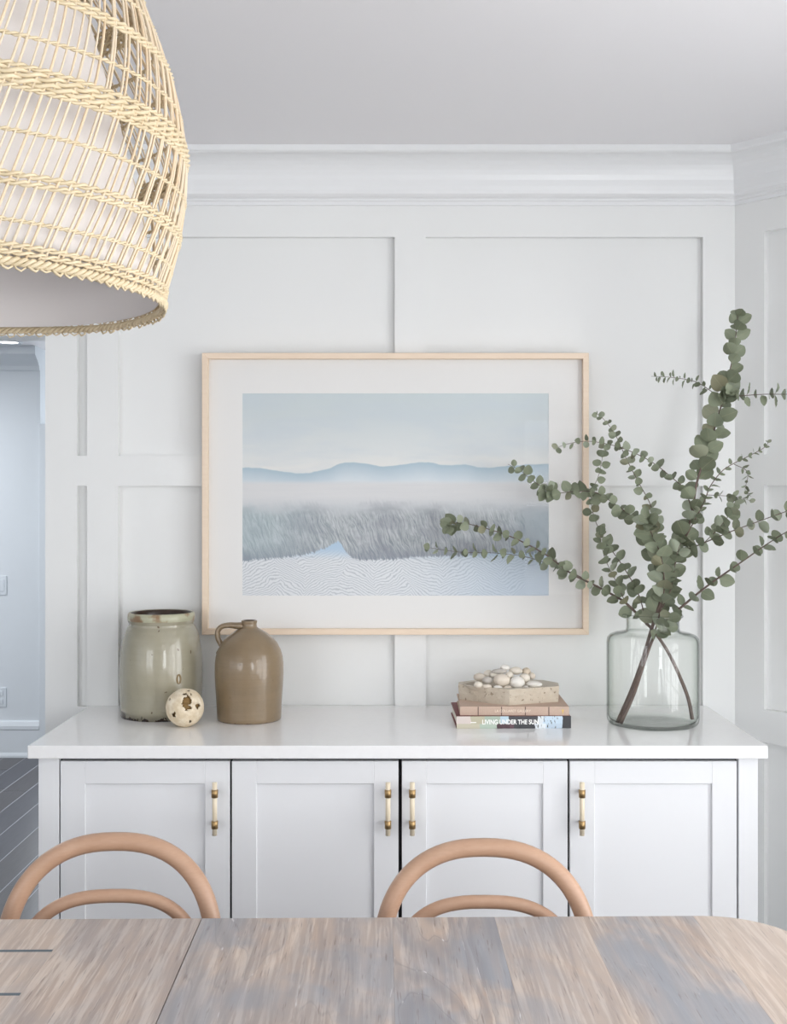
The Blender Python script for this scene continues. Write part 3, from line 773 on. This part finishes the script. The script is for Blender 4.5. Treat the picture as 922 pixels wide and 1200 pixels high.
# pebbles
base_m = []
for k in range(4):
    bm = bmesh.new(); bmesh.ops.create_icosphere(bm, subdivisions=3, radius=1.0)
    for v_ in bm.verts: v_.co *= 1+0.10*mnoise.noise(v_.co*0.9+Vector((k*7, 0, 0)))
    for f in bm.faces: f.smooth = True
    me = bpy.data.meshes.new('pebble'); bm.to_mesh(me); bm.free(); me.materials.append(M['pebble']); base_m.append(me)
peb = [ # px, py, rx, ry (crop px), depth, label
 (232,186,30,22,3.352,'small pale pebble at the far left front of the bowl'),
 (293,198,32,17,3.350,'small tan pebble beside the far left pebble, front row'),
 (295,157,38,27,3.375,'rounded grey pebble above the front left pebbles'),
 (392,155,56,44,3.362,'largest grey pebble in the middle of the bowl'),
 (495,171,52,43,3.360,'large rounded cream pebble right of the big grey pebble'),
 (374,96,54,18,3.385,'flat white pebble lying on top of the big grey pebble'),
 (545,140,37,31,3.378,'cream pebble just behind and right of the large cream pebble'),
 (610,183,54,22,3.362,'long flat cream pebble at the right end of the bowl'),
 (412,70,34,20,3.400,'small tan pebble at the very top of the pile'),
 (485,92,46,27,3.402,'mottled brown pebble near the top right of the pile'),
 (442,124,28,27,3.376,'small tan pebble between the two largest pebbles'),
 (430,206,26,13,3.345,'tiny pebble at the front foot of the large cream pebble'),
 (365,204,30,13,3.345,'tiny pebble at the front foot of the big grey pebble'),
 (556,98,32,28,3.420,'brownish pebble at the back right of the pile'),
 (302,112,34,26,3.405,'pinkish grey pebble at the upper left of the pile'),
 (245,138,46,30,3.408,'flat tan pebble at the left rear slope of the pile'),
 (345,122,36,24,3.384,'greyish pebble tucked under the flat white pebble'),
 (552,203,20,12,3.345,'tiny front pebble left of the long flat pebble'),
 (592,128,26,24,3.412,'small dark cream pebble at the rear right slope'),
]
prow = 0
for i, (cx_, cy_, rx_, ry_, y_, lab) in enumerate(peb):
    px, py = 520+cx_/5.7625, 770+cy_/5.7625; s = y_/F/5.7625
    o = link('pebble', base_m[i % 4]); o.location = W(px, py, y_)
    o.scale = (rx_*s, (rx_*0.6+ry_*0.4)*s*0.85, ry_*s); o.rotation_euler = (0, 0, random.uniform(-0.3, 0.3))
    tag(o, lab, 'pebble', 'pebbles piled in the stone bowl')

# glass vase
yv = 3.347; u = yv/F
vase = empty('glass_vase', ((764.7-CX)*u, yv, ZT), label='large clear grey-green glass bottle vase holding the eucalyptus', cat='vase')
zz = lambda py: H-(py-CY)*u-ZT
Rv = 53.3*u
vo = [(0, 0.0), (Rv*0.86, 0.0), (Rv*0.955, 0.003), (Rv*0.99, 0.010), (Rv, 0.02), (Rv, zz(752)), (Rv*0.985, zz(747.5)), (Rv*0.93, zz(744)), (Rv*0.82, zz(741.8)), (30.8*u+0.006, zz(740.5)), (30.6*u+0.001, zz(738.5)), (30.4*u, zz(735)),
      (30.4*u, zz(725)), (31.0*u, zz(723.6)), (34.4*u, zz(722.8)), (35.0*u, zz(721.6)), (34.4*u, zz(720.3)), (31.0*u, zz(719.8)), (29.3*u, zz(721.5))]
th = 0.0034
vi = [(29.3*u-0.0002, zz(725)), (30.4*u-th, zz(737)), (30.4*u-th+0.004, zz(741.5)), (Rv*0.82, zz(743.2)), (Rv*0.92, zz(745.8)), (Rv-th-0.002, zz(749.5)), (Rv-th, zz(754)), (Rv-th, 0.024), (Rv*0.93, 0.013), (Rv*0.8, 0.009), (0, 0.011)]
bm = bmesh.new(); lathe(bm, vo+vi, 96)
obj('vessel', bm, M['glass'], vase, True)

# ------------------------------------------------------------------ eucalyptus
def leaf_mesh(L, wd, cup, seed):
    rn = random.Random(seed)
    bm = bmesh.new(); rows = 7
    grid = []
    for i in range(rows+1):
        v_ = i/rows
        w = wd*0.5*math.sin(PI*min(1, v_**0.8*0.97+0.015))**0.62
        if i == 0: w = wd*0.04
        if i == rows: w = wd*0.05
        line = []
        for k in (-1, -0.5, 0, 0.5, 1):
            x = w*k; y = 0.004+L*v_
            z = cup*(k*k)*w*0.9 - cup*0.35*L*(v_-0.3)**2 + 0.001*rn.uniform(-1, 1)
            line.append(bm.verts.new((x, y, z)))
        grid.append(line)
    for i in range(rows):
        for k in range(4): bm.faces.new((grid[i][k], grid[i][k+1], grid[i+1][k+1], grid[i+1][k]))
    # petiole
    tube(bm, [(0, -0.001, 0), (0, 0.006, -0.0002)], 0.0009, 4)
    for f in bm.faces: f.smooth = True
    me = bpy.data.meshes.new('leaf'); bm.to_mesh(me); bm.free(); me.materials.append(M['leaf']); return me
LM = [leaf_mesh(1.0*0.04, 0.040*w, c, s) for s, (w, c) in enumerate(((0.95, 0.25), (1.02, 0.4), (0.85, 0.15), (0.92, -0.2), (0.78, 0.5)))]
NARROW = [leaf_mesh(0.04, 0.040*w, c, 20+s) for s, (w, c) in enumerate(((0.6, 0.3), (0.68, 0.15), (0.5, 0.4)))]
lc = 0
def foliage(parent, path, s0, s1, space, face, start=0.0, shapes=LM, jitter=0.3, spread=0.75, rn=random, stop=1.0):
    "opposite pairs along path, s0 size at the base, s1 at the tip; face = how far blades turn to the viewer"
    global lc
    pts = [Vector(p) for p in path]
    cum = [0]
    for i in range(1, len(pts)): cum.append(cum[-1]+(pts[i]-pts[i-1]).length)
    L = cum[-1]; d = L*start; turn = rn.random()*PI
    while d < L*stop:
        i = max(k for k in range(len(cum)) if cum[k] <= d); i = min(i, len(pts)-2)
        f_ = (d-cum[i])/max(1e-6, cum[i+1]-cum[i]); p = pts[i].lerp(pts[i+1], f_)
        t_ = (pts[i+1]-pts[i]).normalized()
        a_ = t_.orthogonal().normalized(); b_ = t_.cross(a_)
        s = s0+(s1-s0)*(d/L)
        for side in (0, 1):
            if rn.random() < 0.06: continue
            an = turn+side*PI+rn.uniform(-jitter, jitter)
            r_ = a_*math.cos(an)+b_*math.sin(an)
            al = spread*rn.uniform(0.5, 1.2)
            Y = (r_*math.cos(al)+t_*math.sin(al)).normalized()
            N = (t_*math.cos(al)-r_*math.sin(al)).normalized()
            view = (-p).normalized() if False else Vector((-p.x, -p.y, H-p.z)).normalized()
            vN = view - Y*view.dot(Y)
            if vN.length > 1e-3:
                vN.normalize()
                if vN.dot(N) < 0: vN = -vN
                fc = max(0, min(1, face+rn.uniform(-0.3, 0.3)))
                N = (N*(1-fc)+vN*fc)
                N = (N-Y*N.dot(Y)).normalized()
            X = Y.cross(N).normalized(); 
            sc_ = s/0.04*rn.uniform(0.78, 1.15)
            m_ = Matrix((X, Y, N)).transposed().to_4x4(); m_.translation = p
            o = bpy.data.objects.new('leaf', rn.choice(shapes)); C.objects.link(o); o.parent = parent
            o.matrix_local = Matrix.Translation(-Vector(parent.location)) @ m_ @ Matrix.Scale(sc_, 4)
            lc += 1
        turn += PI/2+rn.uniform(-0.25, 0.25)
        d += space*(0.55+0.45*s/max(s0, s1))*rn.uniform(0.8, 1.2)
def PP(l):   # list of (px,py,depth)
    return [W(*q) for q in l]
def stems(parent, paths):
    bm = bmesh.new()
    for path, r0, r1 in paths:
        n_ = len(path)
        tube(bm, path, [r0+(r1-r0)*i/(n_-1) for i in range(n_)], 7)
    for v_ in bm.verts: v_.co -= Vector(parent.location)
    o = obj('stem', bm, M['bark'], parent, True); return o
rn = random.Random(11)
zv = yv
# A: tall branch and its right-hand forks
A = empty('eucalyptus_branch', W(722, 846, 3.36), label='tallest eucalyptus branch rising nearly upright from the vase with forks to the right', cat='branch', group='eucalyptus branches in the glass vase')
a1 = catmull(PP([(723, 847, 3.335), (740, 808, 3.34), (753, 772, 3.34), (763, 738, 3.34), (773, 708, 3.33), (784, 676, 3.325), (799, 638, 3.32), (810, 606, 3.315), (816, 567, 3.31), (827, 532, 3.305), (834, 513, 3.30), (842, 485, 3.30), (849, 462, 3.295), (854, 439, 3.29), (860, 410, 3.285), (863, 384, 3.28), (865, 364, 3.28)]), 5)
a2 = catmull(PP([(800, 636, 3.32), (813, 611, 3.30), (825, 588, 3.29), (832, 570, 3.285), (845, 553, 3.28), (858, 544, 3.27), (878, 534, 3.265), (896, 524, 3.26), (901, 516, 3.26)]), 5)
a2b = catmull(PP([(860, 544, 3.27), (874, 551, 3.27), (876, 560, 3.27), (873, 574, 3.265), (880, 582, 3.26)]), 4)
a2c = catmull(PP([(828, 580, 3.29), (847, 581, 3.28), (862, 582, 3.27), (880, 587, 3.26)]), 4)
a3 = catmull(PP([(791, 654, 3.32), (806, 644, 3.30), (825, 636, 3.28), (856, 623, 3.25), (886, 612, 3.22), (922, 599, 3.19), (950, 590, 3.17)]), 5)
a3b = catmull(PP([(826, 635, 3.28), (843, 618, 3.27), (856, 600, 3.26), (860, 585, 3.25)]), 4)
a4 = catmull(PP([(811, 600, 3.315), (803, 575, 3.33), (790, 562, 3.35), (763, 541, 3.38), (734, 527, 3.40), (710, 520, 3.42), (686, 517, 3.43), (662, 521, 3.45), (648, 527, 3.46)]), 5)
aL = catmull(PP([(848, 467, 3.297), (834, 459, 3.33), (814, 447, 3.37), (784, 442, 3.41), (763, 441, 3.44)]), 4)
aR = catmull(PP([(849, 466, 3.297), (867, 464, 3.27), (895, 462, 3.24), (922, 462, 3.21), (948, 461, 3.19)]), 4)
stems(A, [(a1, 0.0062, 0.0008), (a2, 0.0020, 0.0006), (a2b, 0.001, 0.0004), (a2c, 0.001, 0.0004), (a3, 0.0022, 0.0009), (a3b, 0.0012, 0.0005), (a4, 0.0016, 0.0006), (aL, 0.0013, 0.0005), (aR, 0.0013, 0.0007)])
foliage(A, a1, 0.056, 0.046, 0.030, 0.75, start=0.245, stop=0.78, rn=rn)
foliage(A, a1[int(len(a1)*0.72):], 0.050, 0.034, 0.025, 0.9, rn=rn, start=0.12)
foliage(A, a2, 0.034, 0.014, 0.022, 0.3, start=0.15, shapes=NARROW, rn=rn)
foliage(A, a2b, 0.018, 0.018, 0.015, 0.3, start=0.2, shapes=NARROW, rn=rn)
foliage(A, a2c, 0.020, 0.022, 0.018, 0.3, start=0.15, shapes=NARROW, rn=rn)
foliage(A, a3, 0.038, 0.034, 0.036, 0.5, start=0.12, rn=rn)
foliage(A, a3b, 0.034, 0.030, 0.017, 0.6, start=0.15, rn=rn)
foliage(A, a4, 0.032, 0.019, 0.026, 0.55, start=0.08, rn=rn)
foliage(A, aL, 0.027, 0.019, 0.0165, 0.08, start=0.25, spread=0.2, shapes=NARROW, rn=rn)
foliage(A, aR, 0.035, 0.031, 0.020, 0.12, start=0.18, spread=0.25, rn=rn)
# rosette in the fork
ros = [W(848, 468, 3.285), W(856, 460, 3.25)]
foliage(A, ros, 0.036, 0.024, 0.007, 0.2, rn=rn)
# B: branch leaning to the lower right and the dense middle
Bb = empty('eucalyptus_branch', W(727, 846, 3.33), label='eucalyptus branch arching low to the right, with dense leaves at the vase mouth', cat='branch', group='eucalyptus branches in the glass vase')
b1p = catmull(PP([(727, 848, 3.31), (742, 815, 3.315), (752, 785, 3.32), (762, 756, 3.325), (772, 735, 3.325), (786, 722, 3.32), (800, 710, 3.31), (818, 695, 3.30), (835, 682, 3.28), (858, 666, 3.26), (878, 652, 3.24), (898, 638, 3.22), (922, 623, 3.19), (948, 610, 3.17)]), 5)
b2p = catmull(PP([(764, 752, 3.325), (772, 722, 3.31), (777, 700, 3.295), (778, 676, 3.28), (774, 650, 3.27), (766, 632, 3.26), (758, 612, 3.25)]), 5)
b3p = catmull(PP([(776, 712, 3.30), (786, 690, 3.29), (790, 668, 3.28), (793, 650, 3.275), (800, 630, 3.27)]), 4)
stems(Bb, [(b1p, 0.0056, 0.0009), (b2p, 0.0025, 0.0010), (b3p, 0.0018, 0.0007)])
foliage(Bb, b1p, 0.040, 0.036, 0.036, 0.5, start=0.40, rn=rn)
foliage(Bb, b2p, 0.048, 0.044, 0.024, 0.75, start=0.32, rn=rn)
foliage(Bb, b3p, 0.042, 0.036, 0.028, 0.6, start=0.1, rn=rn)
foliage(Bb, PP([(768, 745, 3.30), (778, 735, 3.285), (784, 722, 3.28)]), 0.042, 0.042, 0.02, 0.7, rn=rn)
foliage(Bb, PP([(764, 618, 3.25), (756, 606, 3.22)]), 0.042, 0.034, 0.010, 0.3, rn=rn)
# C: branch that stands at the right of the vase and fans to the left
Cc = empty('eucalyptus_branch', W(811, 843, 3.34), label='eucalyptus branch fanning out to the left across the framed picture', cat='branch', group='eucalyptus branches in the glass vase')
c0 = catmull(PP([(811, 843, 3.335), (806, 818, 3.34), (795, 790, 3.345), (783, 765, 3.35), (770, 745, 3.355), (757, 730, 3.36), (745, 718, 3.365), (731, 705, 3.37), (714, 695, 3.39), (697, 686, 3.41), (669, 672, 3.44), (641, 651, 3.455), (610, 634, 3.465), (585, 624, 3.47), (561, 617, 3.475), (542, 613, 3.48), (528, 613, 3.48)]), 5)
c1p = catmull(PP([(690, 682, 3.415), (672, 672, 3.45), (656, 666, 3.475), (641, 660, 3.50), (613, 652, 3.52), (579, 648, 3.53), (539, 647, 3.54), (498, 641, 3.545)]), 5)
c2p = catmull(PP([(768, 744, 3.355), (774, 715, 3.35), (772, 680, 3.34), (768, 647, 3.34), (748, 613, 3.36), (722, 592, 3.38), (697, 577, 3.40), (672, 576, 3.41), (648, 577, 3.43), (624, 563, 3.44), (609, 551, 3.45), (595, 544, 3.46)]), 5)
c3p = catmull(PP([(772, 665, 3.34), (770, 628, 3.36), (763, 594, 3.38), (748, 565, 3.40), (734, 538, 3.42), (720, 508, 3.44), (705, 489, 3.45), (696, 484, 3.46)]), 5)
c4p = catmull(PP([(757, 733, 3.36), (751, 705, 3.37), (742, 684, 3.38), (726, 658, 3.40), (709, 634, 3.42), (696, 606, 3.43), (693, 580, 3.44), (702, 555, 3.45), (706, 534, 3.45)]), 5)
c5p = catmull(PP([(733, 707, 3.37), (722, 682, 3.38), (711, 660, 3.39), (706, 645, 3.40), (703, 625, 3.41)]), 4)
stems(Cc, [(c0, 0.0058, 0.0007), (c1p, 0.0015, 0.0006), (c2p, 0.0022, 0.0007), (c3p, 0.0016, 0.0006), (c4p, 0.0018, 0.0006), (c5p, 0.0012, 0.0006)])
foliage(Cc, c0, 0.040, 0.028, 0.031, 0.5, start=0.34, stop=0.98, rn=rn)
foliage(Cc, PP([(534, 614, 3.48), (524, 618, 3.46)]), 0.036, 0.028, 0.007, 0.7, rn=rn)
foliage(Cc, c1p, 0.032, 0.026, 0.030, 0.3, start=0.15, rn=rn)
foliage(Cc, c2p, 0.046, 0.028, 0.027, 0.75, start=0.2, rn=rn)
foliage(Cc, PP([(652, 577, 3.42), (636, 575, 3.42)]), 0.036, 0.032, 0.012, 0.8, rn=rn)
foliage(Cc, c3p, 0.036, 0.018, 0.028, 0.6, start=0.15, rn=rn)
foliage(Cc, c4p, 0.036, 0.028, 0.028, 0.65, start=0.12, rn=rn)
foliage(Cc, c5p, 0.032, 0.032, 0.024, 0.6, start=0.15, rn=rn)
print('leaves', lc)

# ------------------------------------------------------------------ dining table
ZTB = 0.75; TY = 2.156; TYN = 0.95; TXR = 0.735; TXL = -1.87; TT = 0.042
table = empty('dining_table', ((TXL+TXR)/2, (TY+TYN)/2, 0), math.radians(0.8), label='large dining table with limed weathered oak plank top and rounded corners', cat='table')
tv = Vector(table.location)
seams = [TXL, -1.60, -1.36, -1.10, -0.86, -0.592, -0.359, -0.0016, 0.19, 0.355, 0.565, TXR]
def outline(x0, x1, y0, y1):
    "part of the rounded table outline between x0 and x1"
    R = 0.155; pts = []
    def half(x):
        d = 0
        if x > TXR-R: d = R-math.sqrt(max(0, R*R-(x-(TXR-R))**2))
        if x < TXL+R: d = R-math.sqrt(max(0, R*R-((TXL+R)-x)**2))
        return d
    n_ = 10 if (x1 > TXR-R or x0 < TXL+R) else 1
    xs = [x0+(x1-x0)*(1-math.cos(PI/2*k/n_)) if False else x0+(x1-x0)*k/n_ for k in range(n_+1)]
    if x1 >= TXR-1e-6: xs = [x0+(x1-x0)*math.sin(PI/2*k/n_) for k in range(n_+1)]
    if x0 <= TXL+1e-6: xs = [x1-(x1-x0)*math.sin(PI/2*k/n_) for k in range(n_, -1, -1)]
    lo = [(x, max(y0, TYN+half(x))) for x in xs]; hi = [(x, min(y1, TY-half(x))) for x in reversed(xs)]
    return lo+hi
g = 0.0003
for i in range(len(seams)-1):
    a, b = seams[i]+(0.0009 if i == 6 else 0.0001), seams[i+1]-(0.0009 if i == 5 else 0.0001)
    cuts = [TYN, TY]
    if i == 4: cuts = [TYN, 1.63, 1.825, 2.003, TY]
    for j in range(len(cuts)-1):
        bm = bmesh.new()
        y0 = cuts[j]+(g if j else 0); y1 = cuts[j+1]-(g if j < len(cuts)-2 else 0)
        pl = outline(a, b, y0, y1)
        # drop coincident points
        q = [pl[0]]
        for p in pl[1:]:
            if (Vector(p)-Vector(q[-1])).length > 1e-5: q.append(p)
        prism(bm, [(x-tv.x, y-tv.y) for x, y in q], ZTB-TT, ZTB)
        pk = obj('plank', bm, M['table'], table)
        pk.color = [(0.2,0,.3,1),(0.2,.2,.1,1),(.1,0,.3,1),(.3,.1,.1,1),(0.55,0.0,0.35,1),(0.35,0.25,0.0,1),(0.75,0.75,0.1,1),(0.9,1.0,0.05,1),(0.6,0.15,0.15,1),(0.95,0.2,0.15,1),(0.15,0.0,0.6,1)][i]
for y_ in (1.825, 2.003): bx('filled_joint', (-0.86-tv.x, -0.594-tv.x, y_-tv.y-0.0045, y_-tv.y+0.0045, ZTB-0.004, ZTB+0.0004), M['crack'], table)
bx('apron', (TXL+0.2-tv.x, TXR-0.2-tv.x, -0.32, 0.32, ZTB-TT-0.07, ZTB-TT-0.0005), M['table'], table, bevel=0.003)
for x_ in (-1.4, 0.24):
    bm = bmesh.new(); xx = x_-tv.x
    box(bm, xx-0.055, xx+0.055, -0.07, 0.07, 0.07, ZTB-TT-0.07)
    obj('pedestal', bm, M['table'], table, bevel=0.006)
    bx('foot', (xx-0.05, xx+0.05, -0.36, 0.36, 0.0, 0.07), M['table'], table, bevel=0.01)
bx('stretcher', (-1.4-tv.x+0.055, 0.24-tv.x-0.055, -0.03, 0.03, 0.25, 0.33), M['table'], table, bevel=0.004)

# ------------------------------------------------------------------ bentwood chairs (backs towards the cabinet)
def chair(cx_, cy_, rz, top, label):
    e = empty('bentwood_chair', (cx_, cy_, 0), rz, label=label, cat='chair', group='bentwood chairs along the far side of the table')
    # local frame: back hoop at +y, seat towards -y
    def arc(hw, zb_, zt_, yb_, yt_, n_=40, pw_=2.35):
        pts = []
        for k in range(n_+1):
            a = PI*k/n_
            cx0 = math.copysign(abs(math.cos(a))**(2/pw_), math.cos(a)); sz = math.sin(a)**(2/pw_)
            pts.append(Vector((hw*cx0, yb_+(yt_-yb_)*sz, zb_+(zt_-zb_)*sz)))
        return pts
    hoop = arc(0.2065, 0.62, top-0.017, 0.205, 0.26)
    legR = [Vector((0.185, 0.235, 0.0)), Vector((0.18, 0.205, 0.25)), Vector((0.185, 0.18, 0.45)), Vector((0.198, 0.19, 0.54))]
    legL = [Vector((-p.x, p.y, p.z)) for p in legR]
    full = catmull(legR, 5)[:-1]+[legR[-1]]+hoop+list(reversed(catmull(legL, 5)))
    r_ = []
    for p in full: r_.append(0.0185 if p.z > 0.5 else 0.0145+0.004*p.z/0.5)
    bm = bmesh.new(); tube(bm, full, r_, 16); obj('back_hoop', bm, M['beech'], e, True)
    inn = arc(0.176, 0.58, top-0.017-0.102, 0.20, 0.236, 40, 2.6)
    inn = [Vector((0.15, 0.165, 0.462)), Vector((0.168, 0.18, 0.52))]+inn+[Vector((-0.168, 0.18, 0.52)), Vector((-0.15, 0.165, 0.462))]
    bm = bmesh.new(); tube(bm, inn, 0.0135, 14); obj('inner_hoop', bm, M['beech'], e, True)
    bm = bmesh.new(); lathe(bm, [(0, 0.448), (0.17, 0.448), (0.19, 0.435), (0.205, 0.44), (0.208, 0.455), (0.20, 0.468), (0.185, 0.468), (0.15, 0.462), (0, 0.457)], 48)
    obj('seat', bm, M['beech'], e, True)
    for s in (-1, 1):
        bm = bmesh.new(); tube(bm, catmull([(s*0.15, -0.14, 0.445), (s*0.17, -0.165, 0.25), (s*0.19, -0.19, 0.0)], 5), [0.018]*6+[0.0155]*4+[0.0135], 14)
        obj('leg', bm, M['beech'], e, True)
    bm = bmesh.new(); tube(bm, [(0.155*math.cos(2*PI*k/32), 0.155*math.sin(2*PI*k/32)+0.01, 0.22) for k in range(32)], 0.0095, 10, closed=True)
    obj('leg_ring', bm, M['beech'], e, True)
    return e
yl = 2.31
chair((138-CX)*yl/F, yl-0.235, math.radians(3), H-(977-CY)*(yl+0.02)/F, 'bentwood chair with looped back at the left, in front of the leftmost doors')
chair((566-CX)*yl/F, yl-0.235, math.radians(-1), H-(984-CY)*(yl+0.02)/F, 'bentwood chair with looped back right of centre, before the third door')

# ------------------------------------------------------------------ woven pendant lamp
LX, LY = -0.5895, 1.5
RIMZ = H+0.2645
lamp = empty('pendant_lamp', (LX, LY, RIMZ), label='large bell shaped woven cane pendant lamp over the table', cat='pendant lamp')
def pr(px, py):
    xt = (px-CX)/F; rr = (xt+0.393)/math.sqrt(1+xt*xt)*LY
    s = math.sin(math.atan(-xt)); h = (CY-py)/F*(LY+rr*s); return (h-0.2645, rr)
prof = [(0.0, 0.278), (0.012, 0.281)] + [pr(*q) for q in ((197,333),(207,300),(213,267),(217.5,233),(218.5,200),(217.5,173),(212.5,143),(204,108),(190,67),(177,33),(167,10))]
prof += [(0.50, 0.205), (0.56, 0.165), (0.62, 0.125), (0.68, 0.085), (0.73, 0.055)]
prof.sort()
def RR(h):
    h = max(0, min(0.73, h))
    for i in range(len(prof)-1):
        if prof[i][0] <= h <= prof[i+1][0]:
            # catmull in h
            p0 = prof[max(0, i-1)]; p1 = prof[i]; p2 = prof[i+1]; p3 = prof[min(len(prof)-1, i+2)]
            f_ = (h-p1[0])/(p2[0]-p1[0]+1e-9); f_ = f_*f_*(3-2*f_)*0.3+f_*0.7
            return p1[1]+(p2[1]-p1[1])*f_
    return prof[-1][1]
TW = 1.15
NS = 168
smesh = []
for v_ in range(6):
    rn2 = random.Random(v_); bm = bmesh.new(); pts = []
    a0 = rn2.uniform(-0.006, 0.006); ph = rn2.random()*6
    rads = []
    for k in range(31):
        h = 0.003+0.727*k/30
        a = a0*math.sin(h*9+ph)+TW*h
        r_ = RR(h)
        pts.append((r_*math.cos(a), r_*math.sin(a), h)); rads.append(0.00175 if v_ % 3 else 0.00135)
    tube(bm, pts, rads, 5)
    for f in bm.faces: f.smooth = True
    me = bpy.data.meshes.new('cane_stake'); bm.to_mesh(me); bm.free(); me.materials.append(M['cane']); smesh.append(me)
for k in range(NS):
    o = link('cane_stake', random.choice(smesh), lamp)
    o.rotation_euler = (0, 0, 2*PI*k/NS + (0.35 if k % 2 else -0.35)*2*PI/NS*random.random())
def twine(bm, h, nper, amp, rad, phase=0.0, dr=0.0, strands=2):
    for s in range(strands):
        pts = []; m_ = nper*6
        for k in range(m_):
            a = 2*PI*k/m_; ph = nper*a+phase+s*2*PI/strands
            hh = h+amp*1.0*math.sin(ph)+0.0012*math.sin(5*a+h*40)
            r_ = RR(max(0, hh))+amp*0.9*math.cos(ph)+dr
            pts.append((r_*math.cos(a), r_*math.sin(a), hh))
        tube(bm, pts, rad, 5, closed=True)
bands = [(0.048, 1), (0.092, 2), (0.140, 1), (0.2, 4), (0.248, 1), (0.306, 2), (0.356, 1), (0.41, 4), (0.47, 1), (0.53, 2), (0.60, 1), (0.67, 2)]
for h, k in bands:
    bm = bmesh.new()
    if k == 1: twine(bm, h, 84, 0.0016, 0.0015, strands=2)
    if k == 2:
        for q, dh in enumerate((-0.0042, 0.0042)): twine(bm, h+dh, 60, 0.0022, 0.0021, q*PI/2)
    if k == 4:
        for q, dh in enumerate((-0.0125, 0.0125)): twine(bm, h+dh, 70, 0.0019, 0.0019, q)
        for q, dh in enumerate((-0.0045, 0.0045)): twine(bm, h+dh, 44, 0.0032, 0.0028, q*2)
    obj('woven_band', bm, M['cane_band'], lamp, True)
bm = bmesh.new()
twine(bm, 0.013, 60, 0.002, 0.002, 0.5); twine(bm, 0.021, 60, 0.002, 0.002, 1.5)
twine(bm, 0.003, 64, 0.0034, 0.0028, 0.0, 0.001, 3)
for k in range(120):     # looped cane ends under the rim
    a = 2*PI*k/120; r_ = RR(0)+0.002
    p = lambda aa, hh, rr=0.0: ((r_+rr)*math.cos(aa), (r_+rr)*math.sin(aa), hh)
    j1, j2 = random.uniform(-0.002, 0.0015), random.uniform(-0.006, 0.006)
    tube(bm, [p(a, 0.002), p(a+0.012+j2, -0.003+j1, 0.002), p(a+0.032+j2, -0.005+j1, 0.001), p(a+0.05, -0.001)], random.uniform(0.0012, 0.0019), 4)
obj('rim_band', bm, M['cane_band'], lamp, True)
bm = bmesh.new()
lin = [(0.272, 0.008), (0.262, 0.06), (0.25, 0.12), (0.236, 0.18), (0.222, 0.24), (0.204, 0.30), (0.184, 0.37), (0.15, 0.44)]
lathe(bm, lin+[(0.0, 0.445)], 96)
l_ = obj('lining', bm, M['lining'], lamp, True)
so = l_.modifiers.new('thickness', 'SOLIDIFY'); so.thickness = 0.0015; so.offset = 0
top_h = ZC-RIMZ
bm = bmesh.new(); tube(bm, [(0, 0, 0.44), (0, 0, 0.6), (0, 0, top_h-0.02)], 0.004, 8); obj('cord', bm, M['cord'], lamp, True)
bm = bmesh.new(); lathe(bm, [(0.0, top_h-0.03), (0.055, top_h-0.03), (0.062, top_h-0.025), (0.062, top_h), (0, top_h)], 32); obj('ceiling_canopy', bm, M['cord'], lamp, True)
bm = bmesh.new(); lathe(bm, [(0.0, 0.722), (0.052, 0.722), (0.058, 0.728), (0.055, 0.738), (0, 0.74)], 32); obj('top_cap', bm, M['cane_band'], lamp, True)
